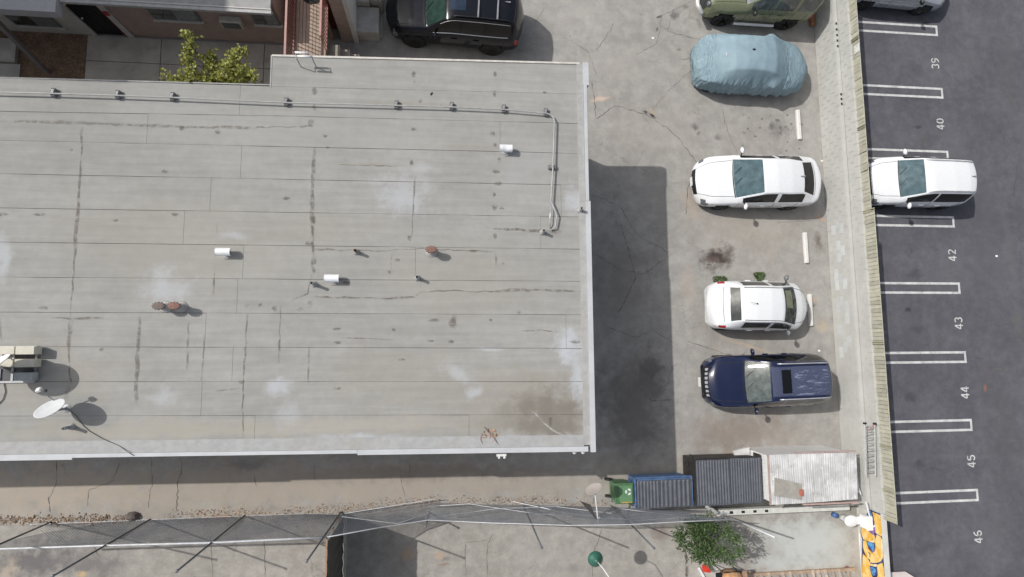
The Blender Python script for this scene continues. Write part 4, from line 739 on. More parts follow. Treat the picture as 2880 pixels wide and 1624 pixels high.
bb(MB().poly([(cx_ - .12, cy_ - .285, .985), (cx_ + .24, cy_ - .285, .985), (cx_ + .24, cy_ - .22, .985), (cx_ - .12, cy_ - .22, .985)]), 'warning_label', mat('yellow_label', (.5, .33, .08), .6, var=.5, scale=40), gc)
# white metal shed
zS = 1.62; c0, c1 = at(1938, 1268, zS), at(2152, 1140, zS)
M_shed = mat('white_corrugated_sheet', (.58, .58, .57), .55, var=.2, scale=1.6, dirt=(.30, .275, .24), dscale=1.4)
sh = root('white_metal_shed', 'battered white corrugated metal shed in the corner by the wall', 'shed', ((c0.x + c1.x) / 2, (c0.y + c1.y) / 2, 0))
M_shw = mat('white_shed_wall', (.72, .72, .71), .5, var=.05)
bb(MB().bbox(c0.x + .04, c1.x - .06, c0.y + .05, c1.y - .02, 0, zS - .03), 'wall', M_shw, sh)
n = 30; xs_ = [c0.x + (c1.x - c0.x) * i / n for i in range(n + 1)]
for i in range(n):   # standing ribs of the side and roof: each roof pan a sheet of its own
    pass
for i in range(10):
    mb = MB(); vs = []; m_ = 8
    for k in range(m_ + 1):
        u = (i + k / m_) / 10; X = c0.x + (c1.x - c0.x) * u; h = .0025 * math.cos(k * math.pi) - .05 * max(0, u - .8) * 5 * (u - .8)
        for v in (0, .35, .7, 1): vs.append((X, c0.y - .03 + (c1.y - c0.y + .05) * v + .05 * u * (1 - v), zS + h + .004 * (i % 2) + .03 * math.sin(v * 3 + u * 5) + rnd.uniform(-.004, .004)))
    mb.add(vs, [(k * 4 + j, k * 4 + 4 + j, k * 4 + 5 + j, k * 4 + 1 + j) for k in range(m_) for j in range(3)]); bb(mb, 'roof_sheet', M_shed, sh)
for k in range(14):
    y = c0.y + .08 + (c1.y - c0.y - .15) * k / 13; bb(MB().bbox(c0.x + .02, c0.x + .038, y - .025, y + .025, .02, zS - .05), 'wall_rib', M_shw, sh)
bb(MB().bbox(c0.x - .02, c0.x + .02, c0.y - .04, c1.y + .03, zS - .02, zS + .03), 'roof_trim', mat('pinkish_trim', (.42, .30, .27), .7), sh); bb(MB().bbox(c0.x + 1.1, c1.x + .02, c0.y - .08, c0.y - .035, zS - .03, zS + .04), 'roof_trim', mat('pinkish_trim', (.42, .30, .27)), sh); bb(MB().bbox(c0.x + .9, c1.x + .02, c1.y + .04, c1.y + .075, zS - .04, zS + .02), 'roof_trim', mat('pinkish_trim', (.42, .30, .27)), sh)
bb(MB().add([(c1.x + .01, c0.y, zS - .02), (c1.x + .16, c0.y + .05, zS - .35), (c1.x + .13, c1.y - .3, zS - .3), (c1.x - .06, c1.y + .02, zS - .04)], [(0, 1, 2, 3)]), 'bent_panel', mat('grey_bent_panel', (.33, .33, .30), .6), sh)
q = at(1984, 1230, zS + .04); o = MB().prism([(q.x - .5, q.y - .20), (q.x + .42, q.y - .36), (q.x + .43, q.y + .14), (q.x - .46, q.y + .36)], zS + .04, zS + .055).build('loose_board', mat('grey_board', (.33, .31, .275), .85, var=.12, scale=5)); tag(o, 'grey board lying on the white shed roof', 'board')
q = at(2016, 1240, zS + .1); o = MB().rbox((q.x, q.y, zS + .09), (.1, .2, .065), .006).build('brick', mat('red_brick', (.40, .13, .085), .85, var=.15, scale=15)); tag(o, 'single red brick weighing down the board on the shed', 'brick')
q = at(1890, 1150, .9); o = MB().prism([(c0.x - .62, c1.y - .02), (c0.x - .03, c1.y + .08), (c0.x - .03, c1.y - .25), (c0.x - .52, c1.y - .3)], .5, .56).build('metal_sheet', M_shed); tag(o, 'loose white panel leaning between dumpster and shed', 'panel')
o = MB().add([tuple(at(1772, 1262, .5)), tuple(at(1806, 1288, .5)), tuple(at(1808, 1298, .2)), tuple(at(1775, 1276, .2))], [(0, 1, 2, 3)]); o.add([(v[0], v[1] - .03, v[2] - .02) for v in o.v[:4]], [(3, 2, 1, 0)]); o = o.build('white_board', M_white); tag(o, 'scrap of white board below the large dumpster', 'board')
# low white kerb wall below the shed
kx0, kx1 = at(1795, 1290).x, 13.9; ky = at(1900, 1283, .1).y
o = MB().bbox(kx0, kx1, ky - .09, ky + .09, 0, .28).build('kerb_wall', mat('whitewashed_kerb', (.6, .6, .55), .9, var=.1, fine=.1)); tag(o, 'low whitewashed wall between the shed and the lower yard', 'wall')
for k in range(4): 
    x = kx0 + .5 + k * .42; MB().bbox(x - .06, x + .06, ky - .04, ky + .04, .2805, .2825).build('open_cell', M_black, o)
# ladder leaning on the wall
la, lb_ = at(2188, 1066, 1.70), at(2190, 1198, 1.66); ld = root('ladder', 'aluminium ladder lying on the wall top against the slatted fence', 'ladder', ((la.x + lb_.x) / 2, (la.y + lb_.y) / 2, 1.15))
M_alu = mat('dull_aluminium', (.46, .46, .44), .6, metal=.2); d = (lb_ - la).normalized(); side = Vector((d.y, -d.x, 0)).normalized() * .16; side.z = -.02
for s in (-1, 1): bb(MB().tube([la - side * s, lb_ - side * s], .022, 6), 'rail', M_alu, ld)
for k in range(9): q = la.lerp(lb_, (k + .6) / 9.4); bb(MB().tube([q - side, q + side], .017, 6), 'rung', M_grey, ld)
for s in (-1, 1): bb(MB().box(la - side * s, (.07, .06, .09)), 'foot', M_dark, ld)
bb(MB().tube([la - side, la + side * .2 + d * .22], .012, 5), 'spreader', mat('red_strap', (.4, .06, .05), .6), ld)
for (x0, y0), (x1, y1), z, lb2 in (((2178, 1262), (2188, 1300), 1.62, 'white pipe offcut on the wall above the graffiti'), ((2160, 1228), (2166, 1245), 1.14, 'short white pipe offcut below the ladder')):
    o = MB().tube([at(x0, y0, z + .02), at(x1, y1, z + .02)], .022, 6).build('pipe_offcut', M_white); tag(o, lb2, 'pipe')
o = MB().box(at(2150, 1210, 1.13), (.22, .75, .05), .06).build('white_plank', M_white); tag(o, 'white plank between the shed and the ladder', 'board')

# ================================================================= CHAIN-LINK FENCE ALONG THE ALLEY
S_ = lambda ox, oy, x, y, k=3.22: ((ox + x / k) / K, (oy + y / k) / K)
YFc = -5.18
M_wire = mat('galvanised_wire', (.22, .24, .28), .5, metal=.3); M_pole = mat('fence_pole', (.14, .145, .16), .55, metal=.2); M_rail = mat('fence_top_rail', (.52, .53, .55), .5, metal=.2)
cf = root('chain_link_fence', 'tall sagging chain-link fence on leaning dark poles along the alley', 'fence', (-2, YFc, 0))
def top_at(pxs, base_y=YFc): 
    out = []
    for x, y in pxs: q = on_y(x, y, base_y); out.append(Vector((q.x, q.y, max(.3, q.z))))
    return out
TOP = top_at([S_(0, 1174, -260, 1200), S_(0, 1174, 0, 1190), S_(0, 1174, 930, 1160), S_(0, 1174, 1900, 1135), S_(800, 1174, 0, 1103), S_(800, 1174, 380, 1085)]) + [on_y(*S_(800, 1174, 850, 1000), YFc - .08), on_y(*S_(800, 1174, 1300, 930), YFc - .12), on_y(*S_(800, 1174, 1850, 955), YFc - .05)] + top_at([S_(800, 1174, 2576, 978), S_(1600, 1174, 560, 970), S_(1600, 1174, 1000, 945), S_(1600, 1174, 1470, 925)])
BOT = [Vector((p.x, p.y, .05)) for p in TOP[:5]] + [at(*S_(800, 1174, 500, 880), .05), at(*S_(800, 1174, 940, 825), .08), at(*S_(800, 1174, 1330, 770), .2), at(*S_(800, 1174, 1850, 790), .1), at(*S_(800, 1174, 2400, 800), .05), at(*S_(1600, 1174, 400, 815), .05), at(*S_(1600, 1174, 900, 830), .05), at(*S_(1600, 1174, 1330, 850), .05)]
TOP = [Vector(p) for p in TOP]
cum = [0]
for p, q in zip(TOP[:-1], TOP[1:]): cum.append(cum[-1] + abs(q.x - p.x))
Ltot = cum[-1]
def surf(s, v):
    s = max(0, min(Ltot, s)); i = min(len(cum) - 2, max(0, int(np.searchsorted(cum, s)) - 1)); f = (s - cum[i]) / (cum[i + 1] - cum[i] + 1e-9)
    a = BOT[i].lerp(BOT[i + 1], f); b = TOP[i].lerp(TOP[i + 1], f); p = a.lerp(b, v); p.y += .05 * math.sin(s * 1.7) * math.sin(v * 3.1); return p
mb = MB(); pitch = .085; r_ = .0042
def wire(s0, s1):
    P = [surf(s0 + (s1 - s0) * k / 6, k / 6) for k in range(7)]; mb.tube(P, r_, 3, False)
s = -2.0
while s < Ltot + 2:
    for sg in (-1, 1):
        H_ = surf(max(0, min(Ltot, s)), 1).z; s1 = s + sg * H_ * .95
        if 0 <= s <= Ltot and 0 <= s1 <= Ltot: wire(s, s1)
        elif 0 <= s <= Ltot: pass
    s += pitch
o = bb(mb, 'wire_mesh', M_wire, cf); o['kind'] = 'stuff'
bb(MB().tube([p + Vector((0, 0, .02)) for p in TOP[:6]], .030, 8), 'top_rail', M_rail, cf, True); bb(MB().tube([p + Vector((0, 0, .02)) for p in TOP[5:]], .016, 8), 'top_rail', M_rail, cf, True)
bb(MB().tube([p for p in BOT[:6]], .008, 5), 'bottom_wire', M_rail, cf); bb(MB().tube([BOT[5], at(*S_(800, 1174, 1370, 740), .35)], .014, 6), 'loose_rail', M_rail, cf)
posts = [(S_(0, 1174, 460, 950), S_(0, 1174, -420, 1330), 4.4), (S_(0, 1174, 1360, 925), S_(0, 1174, 475, 1440), 4.4), (S_(0, 1174, 2215, 890), S_(0, 1174, 1600, 1395), 4.45), (S_(800, 1174, 510, 860), S_(800, 1174, 200, 1305), 4.3), (S_(800, 1174, 1310, 860), S_(800, 1174, 1280, 990), 1.1), (S_(800, 1174, 2165, 800), S_(800, 1174, 2330, 1180), 3.85), (S_(1600, 1174, 490, 900), S_(1600, 1174, 770, 1185), 2.95)]
for b_, t_, h in posts:
    B = at(*b_); T = at(*t_, h); bb(MB().tube([B, T], .026, 8), 'post', M_pole, cf, True); bb(MB().lathe(T, [(.04, -.02), (.04, .015), (0, .03)], 8), 'post_cap', M_pole, cf)
B = at(*S_(1600, 1174, 1440, 900)); T = at(*S_(1600, 1174, 1870, 1090), 2.0); bb(MB().tube([B, T], .03, 8), 'post', M_rail, cf, True)
for P_ in ([(1075, 1275, .3), (1180, 1268, .5), (1330, 1290, .9), (1440, 1300, 1.2)], [(1100, 1300, .7), (1250, 1280, .6), (1400, 1275, .5), (1540, 1292, .9)], [(860, 1300, 1.5), (1000, 1318, 1.2), (1080, 1290, .6)], [(1290, 1262, .1), (1420, 1290, .9), (1600, 1310, 1.3), (1760, 1300, 1.2)], [(1560, 1280, .4), (1690, 1296, .9), (1830, 1290, .8)]):
    bb(MB().tube([at(*p) for p in P_], .011, 5), 'tension_wire', M_rail, cf)
# leaf litter and rubble along the fence foot
mb = MB(); M_lit = mat('leaf_litter', (.36, .25, .17), .9, var=.3, scale=20, island=.5)
for (x0, y0), (x1, y1), wd, n in [((-20, 1310), (330, 1305), 12, 420), ((420, 1295), (760, 1285), 14, 420), ((760, 1290), (1100, 1262), 16, 520), ((1080, 1262), (1420, 1258), 14, 420), ((1420, 1275), (1540, 1265), 16, 160), ((500, 1310), (830, 1305), 16, 260), ((60, 1318), (420, 1312), 10, 160), ((1540, 1290), (1740, 1288), 10, 120)]:
    for _ in range(n):
        t = rnd.random(); c = at(x0 + (x1 - x0) * t, y0 + (y1 - y0) * t + rnd.gauss(0, wd * .5)); sz = rnd.uniform(.008, .03); a = rnd.uniform(0, 6.28)
        u = Vector((math.cos(a), math.sin(a), rnd.uniform(-.4, .4))) * sz; v = Vector((-math.sin(a), math.cos(a), rnd.uniform(-.4, .4))) * sz * .6; c.z = rnd.uniform(.012, .05); mb.add([c - u, c - v, c + u, c + v], [(0, 1, 2, 3)])
tag(mb.build('leaf_litter', M_lit), 'dry brown leaf litter gathered along the foot of the fence', 'leaves', kind='stuff')
mb = MB(); M_rub = mat('earth_rubble', (.23, .18, .135), .95, var=.3, scale=10, island=.4)
for _ in range(330):
    c = at(rnd.uniform(-10, 330), 1306 + rnd.gauss(0, 6)); r = abs(rnd.gauss(0, .022)) + .006; mb.lathe((c.x, c.y, 0), [(r, 0), (r * .8, r * .35), (r * .3, r * .6), (0, r * .65)], 5, rnd.uniform(.5, 1.6), rnd.uniform(.5, 1.3), Matrix.Rotation(rnd.uniform(0, 6), 3, 'Z'))
tag(mb.build('rubble_strip', M_rub), 'broken earth and rubble at the left end of the alley fence', 'rubble', kind='stuff')
q = at(330, 1300, .1); o = MB().lathe((q.x, q.y, 0), [(.16, 0), (.17, .08), (.12, .16), (.04, .2), (0, .2)], 9, 1.2, .8).build('rock', mat('dark_rock', (.13, .11, .1), .9, var=.3, scale=10)); tag(o, 'dark rock at the foot of the fence left of the first stick', 'rock')
o = MB().box(at(555, 1299, .03), (.62, .03, .03), -.02).build('stick', M_wood); tag(o, 'straight brown stick lying by the fence foot', 'stick')
# discarded dish on the fence
M_tan = mat('faded_dish', (.40, .36, .335), .7, var=.06)
dd = dish('satellite_dish', 'faded tan satellite dish on a pole above the fence beside the green cart', at(1494, 1231, 1.95), (-.34, .80, .46), .27, .20, at(1505, 1311, 1.5), False, False, M_tan)
bb(MB().tube([at(1505, 1311, 1.5), at(1500, 1270, 1.72), at(1497, 1240, 1.9)], .022, 8), 'mast', M_white, dd); bb(MB().tube([at(1503, 1318, 1.5), at(1508, 1300, 1.5)], .06, 8), 'clamp', M_grey, dd)
o = MB().prism([(v.x, v.y) for v in (at(1459, 1261, 1.5), at(1486, 1270, 1.5), at(1504, 1312, 1.5))], 1.48, 1.5); o = o.build('bracket_plate', mat('dark_plate', (.05, .045, .042), .7)); tag(o, 'dark triangular bracket plate hanging at the tan dish', 'bracket')
# corrugated fence panel in the lower yard
p0 = at(863, 1302); zc2 = on_x(822, 1346, p0.x).z; ct = root('corrugated_fence', 'dark corrugated metal fence running down from the chain-link fence', 'fence', (p0.x, p0.y - 2, 0))
M_cor = mat('dark_corrugated', (.075, .072, .062), .7, var=.2, scale=4); y = p0.y + .1; k = 0
while y > -13:
    mb = MB(); vs = []
    for i in range(9):
        yy = y - .76 * i / 8; dx = .014 * math.cos(i * math.pi / 2)
        for z in (0.02, zc2 * .5, zc2 + .0): vs.append((p0.x + .03 + dx, yy, z))
    mb.add(vs, [(i * 3 + j, i * 3 + 3 + j, i * 3 + 4 + j, i * 3 + 1 + j) for i in range(8) for j in range(2)]); bb(mb, 'corrugated_sheet', M_cor, ct); y -= .75; k += 1
for z in (.4, 1.3, 2.2): bb(MB().bbox(p0.x - .07, p0.x - .02, -13, p0.y + .1, z, z + .08), 'rail', M_wood, ct)
bb(MB().bbox(p0.x + .07, p0.x + .12, -13, p0.y + .1, .0, .12), 'kick_board', mat('pale_kick', (.5, .48, .42), .8), ct)
# gooseneck lamp
lz = 2.43; lc = at(1500, 1410, lz); lp = root('gooseneck_lamp', 'green enamel shade lamp on a white gooseneck pole in the lower yard', 'lamp', (*at(1565, 1500)[:2], 0))
bb(MB().lathe(lc, [(.225, -.10), (.22, -.085), (.16, -.02), (.07, .05), (.045, .10), (0, .11)], 28), 'shade', mat('green_enamel', (.03, .12, .085), .35, var=.06), lp, True)
pb = Vector((lp.location.x, lp.location.y, 0)); bb(MB().tube([lc + Vector((.02, -.02, .1)), lc + Vector((.10, -.10, .35)), lc.lerp(pb, .4) + Vector((0, 0, 1.25)), Vector((pb.x, pb.y, 2.2)), pb], .015, 8), 'gooseneck', M_white, lp, True)
bb(MB().lathe(pb, [(.12, 0), (.12, .02), (.04, .05)], 12), 'base', M_white, lp)
# yard clutter at the bottom edge: grill, shovel, pallets
gp = at(1842, 1458, .8); gr = root('kettle_barbecue', 'rusty orange drum barbecue with side shelves at the bottom edge', 'barbecue', (gp.x, gp.y, 0)); M_or = mat('rusty_orange_enamel', (.46, .25, .12), .5, var=.3, scale=7, dirt=(.6, .5, .35), dscale=5)
bb(MB().lathe(gp, [(.05, -.36), (.3, -.3), (.345, 0), (.33, .06), (.2, .17), (.0, .21)], 24, 1.05, .8), 'drum', M_or, gr, True); bb(MB().box(gp + Vector((-.45, .08, .0)), (.2, .3, .03)), 'shelf', M_black, gr); bb(MB().box(gp + Vector((.43, .1, .0)), (.16, .3, .03)), 'shelf', M_wood, gr); bb(MB().tube([gp + Vector((-.3, .25, .06)), gp + Vector((.3, .25, .06))], .02, 6), 'handle', M_black, gr)
for dx in (-.25, .25):
    for dy in (-.2, .2): bb(MB().tube([gp + Vector((dx, dy, -.15)), Vector((gp.x + dx * 1.2, gp.y + dy * 1.2, 0))], .018, 6), 'leg', M_black, gr)
rp = at(1777, 1431, .35); o = MB().prism([(rp.x - .13, rp.y + .1), (rp.x - .02, rp.y + .15), (rp.x + .17, rp.y - .1), (rp.x + .12, rp.y - .14), (rp.x - .12, rp.y - .09)], .30, .36).build('red_scoop', mat('red_plastic', (.62, .05, .03), .4)); tag(o, 'bright red plastic scoop left of the rusty barbecue', 'scoop'); MB().tube([(rp.x + .12, rp.y - .1, .34), (rp.x + .5, rp.y - .1, .34)], .014, 6).build('handle', M_grey, o)
pa, pb2 = at(1862, 1441, .14), at(2155, 1447, .14); pt = root('pallet', 'weathered wooden pallets lying along the bottom edge', 'pallet', ((pa.x + pb2.x) / 2, pa.y - .4, 0)); nb = 16
for k in range(nb): x = pa.x + .1 + (pb2.x - pa.x - .1) * k / nb; bb(MB().box((x, pa.y - .55, .12), (.10, 1.0, .025), .25 if k % 5 else .1), 'slat', mat('grey_pallet', (.42, .35, .29), .85, var=.2, scale=8, objvar=.2), pt)
for dy in (-.12, -.95): bb(MB().bbox(pa.x, pb2.x, pa.y + dy - .05, pa.y + dy + .05, .006, .105), 'stringer', mat('pallet_stringer', (.40, .28, .19), .85, var=.2), pt)
o = MB().box(at(1770, 1452, .06), (.08, .7, .04), .5).build('white_trim_piece', M_white); tag(o, 'white strip lying below the red scoop', 'board')
q = at(2128, 1432); o = MB().lathe((q.x, q.y, 0), [(.1, .006), (.12, .05), (.1, .06), (.09, .02)], 14).build('plant_saucer', M_rust); tag(o, 'small rusty saucer near the foot of the graffiti wall', 'saucer')

# ================================================================= PLANTS
def leaf_mat(name, col, trans=.25, iv=.45):
    m, t, p = base_mat(name); g = N(t, 'ShaderNodeNewGeometry'); c0 = tuple(v * (1 - iv) for v in col); c1 = tuple(min(1, v * (1 + iv)) for v in col)
    t.links.new(mixc(t, g.outputs['Random Per Island'], c0, c1), p.inputs['Base Color']); p.inputs['Roughness'].default_value = .45; p.inputs['Subsurface Weight'].default_value = 0
    tl = N(t, 'ShaderNodeBsdfTranslucent'); tl.inputs[0].default_value = (*[v * 1.3 for v in col], 1); mx = N(t, 'ShaderNodeMixShader'); mx.inputs[0].default_value = trans
    t.links.new(p.outputs[0], mx.inputs[1]); t.links.new(tl.outputs[0], mx.inputs[2]); t.links.new(mx.outputs[0], t.nodes['Material Output'].inputs[0]); return m
def leaf(mb, p, d, L, W):
    d = Vector(d).normalized(); u = d.cross(Vector((rnd.uniform(-.3, .3), rnd.uniform(-.3, .3), 1))).normalized(); n = u.cross(d)
    mb.add([p, p + d * L * .45 + u * W + n * .01, p + d * L - n * L * .15, p + d * L * .45 - u * W + n * .01, p + d * L * .5 - n * L * .04], [(0, 1, 4), (1, 2, 4), (2, 3, 4), (3, 0, 4)])
from mathutils import noise as _mn
def mnoise_(p): return _mn.noise(Vector((p.x * 2.3, p.y * 2.3, p.z * 2.3)))
# tree by the alley fence
tc = at(1797, 1372, 1.9); tr_ = root('leafy_tree', 'small dark green leafy tree by the fence in the lower yard', 'tree', (tc.x, tc.y, 0)); bark = mat('bark', (.16, .12, .09), .9, var=.25, scale=15)
mb = MB().tube([(tc.x - .1, tc.y + .2, 0), (tc.x - .05, tc.y + .1, .7), (tc.x, tc.y, 1.5)], [.06, .05, .035], 8); mf = MB()
cl = []
for _ in range(150):
    while True:
        u = Vector((rnd.uniform(-1, 1), rnd.uniform(-1, 1), rnd.uniform(-1, 1)))
        if u.length < 1: break
    p = Vector((tc.x + u.x * 1.0, tc.y + u.y * .66 + (-.12 if u.x > .2 else .1), 1.55 + u.z * .55))
    if u.x < -.55 and u.y < -.3 and rnd.random() < .6: continue
    cl.append(p)
for k in range(9): a = rnd.choice(cl); mb.tube([(tc.x, tc.y, 1.0 + .06 * k), (Vector((tc.x, tc.y, 1.4)) + a) / 2, a], [.02, .014, .006], 5)
for p in cl:
    out = (p - Vector((tc.x, tc.y, 1.2))).normalized()
    if mnoise_(p) < -.12: continue
    for _ in range(30):
        d = (out * .8 + Vector((rnd.gauss(0, .6), rnd.gauss(0, .6), rnd.gauss(.1, .5)))); leaf(mf, p + Vector((rnd.gauss(0, .09), rnd.gauss(0, .09), rnd.gauss(0, .07))), d, rnd.uniform(.08, .15), rnd.uniform(.014, .023))
bb(mb, 'trunk', bark, tr_, True); bb(mf, 'crown', leaf_mat('dark_leaf', (.075, .125, .04), .2, .5), tr_)
# shrub climbing past the roof edge
sh_ = root('climbing_shrub', 'yellow-green climbing shrub reaching past the top roof edge', 'shrub', (*at(520, 195, 3)[:2], .02)); mf = MB(); mb = MB(); cl = []
def seg(x, y, z, n, sx, sy, sz):
    c = at(x, y, z)
    for _ in range(n): cl.append(c + Vector((rnd.gauss(0, sx), rnd.gauss(0, sy), rnd.gauss(0, sz))))
zq = 4.0
seg(430, 204, zq, 12, .16, .06, .12); seg(470, 198, zq, 16, .15, .07, .15); seg(530, 195, zq, 24, .2, .1, .15); seg(580, 190, zq, 34, .2, .13, .15); seg(615, 195, zq, 20, .12, .09, .12); seg(520, 152, zq, 12, .08, .07, .12); seg(535, 168, zq, 12, .1, .07, .1); seg(575, 170, zq, 14, .12, .07, .1); seg(590, 145, zq + .1, 7, .06, .07, .08); seg(608, 130, zq + .15, 7, .06, .04, .08)
for k in range(14): seg(474 + 6 * math.sin(k * .7), 88 + k * 8, zq + .5 - k * .03, 2, .04, .04, .05)
b0 = at(530, 175, 2.0)
for a in rnd.sample(cl, 16): mb.tube([(b0.x, b0.y - .5, .02), (b0.x + (a.x - b0.x) * .4, b0.y - .2, 2.2), a], [.02, .014, .005], 5)
for p in cl:
    for _ in range(8): leaf(mf, p + Vector((rnd.gauss(0, .06), rnd.gauss(0, .06), rnd.gauss(0, .06))), Vector((rnd.gauss(0, 1), rnd.gauss(0, 1), rnd.gauss(.3, .6))), rnd.uniform(.075, .125), rnd.uniform(.03, .05))
bb(mb, 'stem', bark, sh_); bb(mf, 'foliage', leaf_mat('yellow_green_leaf', (.235, .245, .045), .3, .6), sh_)
M_weed = leaf_mat('weed_leaf', (.09, .15, .04), .2, .35)
for x, y, r, lb2 in ((1908, 695, .17, 'round green weed clump growing in the pavement'), (1808, 707, .22, 'green weed clump at the tail of the white hatchback')):
    c = at(x, y); mf = MB()
    for _ in range(420):
        a = rnd.uniform(0, 6.28); d_ = r * math.sqrt(rnd.random()) * (1 + .25 * math.sin(3 * a)); leaf(mf, Vector((c.x + d_ * math.cos(a), c.y + d_ * math.sin(a) * .8, rnd.uniform(.01, .09))), Vector((math.cos(a), math.sin(a), rnd.uniform(.1, .8))), rnd.uniform(.03, .06), .012)
    tag(mf.build('weed_clump', M_weed), lb2, 'weeds')
# litter scraps
M_pap = mat('paper_scrap', (.75, .74, .72), .8)
for x, y, lb2 in ((1642, 97, 'white scrap of litter on the lot above the roof corner'), (2067, 406, 'white scrap at the tail of the white sedan'), (2230, 820, 'x'), (1950, 977, 'small white scrap between hatchback and navy SUV'), (1958, 875, 'y'), (2060, 883, 'white scrap of litter by the block wall'), (2506, 645, 'pale scrap lying in the dark car park by stall 42'), (2477, 980, 'leaf')):
    if lb2 in ('x', 'y', 'leaf'): continue
    c = at(x, y); o = MB().add([(c.x - .05, c.y - .03, .02), (c.x + .04, c.y - .04, .012), (c.x + .05, c.y + .03, .03), (c.x - .04, c.y + .04, .012)], [(0, 1, 2, 3)]).build('litter', M_pap); tag(o, lb2, 'litter')
# ================================================================= VEHICLES
from mathutils import noise as mnoise
G_wind = glass('sky_tinted_windscreen', (.36, .62, .70), .50); G_side = glass('tinted_side_glass', (.06, .065, .07), .8); G_dark = mat('black_privacy_glass', (.006, .006, .007), .08, var=.0)  # windscreen's bluish colour paints in the reflected sky
M_seat = mat('dark_seat_cloth', (.045, .045, .05), .9, var=.2, scale=10); M_seatg = mat('grey_seat_cloth', (.17, .17, .165), .9, var=.1); M_int = mat('cabin_trim', (.03, .03, .032), .8)
M_red_l = mat('tail_lens', (.38, .015, .015), .15, var=.1, coat=.5); M_head = mat('head_lens', (.13, .14, .15), .12, var=.5, scale=25, coat=.6); M_chrome = mat('chrome', (.75, .76, .78), .12, metal=1., var=.02)
def interp(pts, t, sig=.010):
    tt = np.linspace(-.2, 1.2, 1401); x, y = zip(*pts); v = np.interp(tt, x, y); k = np.exp(-.5 * (np.arange(-60, 61) * .001 / sig) ** 2); k /= k.sum(); vs = np.convolve(np.pad(v, 60, 'edge'), k, 'valid')
    return np.interp(t, tt, vs)
B1 = [(.86, 0), (.955, .10), (.99, .32), (1., .55), (.995, .78), (.975, .93), (.95, 1.)]
B2 = [.08, .30, .60, .88, 1.]
B3 = [.95, .84, .66, .45, .22, 0.]
class Shell:
    def __init__(s, sp):
        s.sp = sp; L = sp['L']; W = sp['W'] / 2
        ks = sorted(set([p[0] for k in ('zt', 'we') for p in sp[k]] + list(sp['ws']) + list(sp['rw']) + [0, 1, .004, .01, .02, .035, .05, .95, .965, .98, .99, .996]))
        T = sorted(set(np.round(np.concatenate([np.linspace(0, 1, 64), ks]), 4))); T2 = [T[0]]
        for t in T[1:]:
            if t - T2[-1] > .0025: T2.append(t)
        s.T = np.array(T2); s.L = L; s.W = W
    def section(s, t):
        sp = s.sp; w_ = s.W * float(interp(sp['w'], t, .006)); zt = float(interp(sp['zt'], t, sp.get('sg', .009))); we = s.W * float(interp(sp['we'], t, .012)); cr = float(interp(sp['cr'], t)); zs = float(interp(sp['zs'], t)); sill = float(interp(sp['sill'], t))
        we = min(we, w_ * .945); ze = zt - cr; zs = min(zs, ze - .02)
        pts = [(w_ * a, sill + (zs - sill) * b) for a, b in B1]
        y0, z0 = pts[-1]
        for v in B2: bulge = .02 * math.sin(v * math.pi); pts.append((y0 + (we - y0) * v + bulge, z0 + (ze - z0) * v))
        for f in B3: pts.append((we * f, ze + (zt - ze) * (1 - f ** 2.2)))
        bow = float(interp(sp['bow'], t, .02)); x = (t - .5) * s.L
        return [Vector((x + bow * (1 - (y / max(w_, .01)) ** 2), y, z)) for y, z in pts], ze - zs
    def top(s, t, f):       # point on the top surface, f = signed fraction of the top-edge half width
        P, _ = s.section(t); a = abs(f); ys = [P[j].y for j in range(11, len(P))]; we = P[11].y
        y = we * a; i = 11
        while i < len(P) - 2 and P[i + 1].y > y: i += 1
        p, q = P[i], P[i + 1]; u = 0 if abs(p.y - q.y) < 1e-6 else (p.y - y) / (p.y - q.y); r = p.lerp(q, u); return Vector((r.x, math.copysign(y, f), r.z))
    def side(s, t, j): return s.section(t)[0][j]
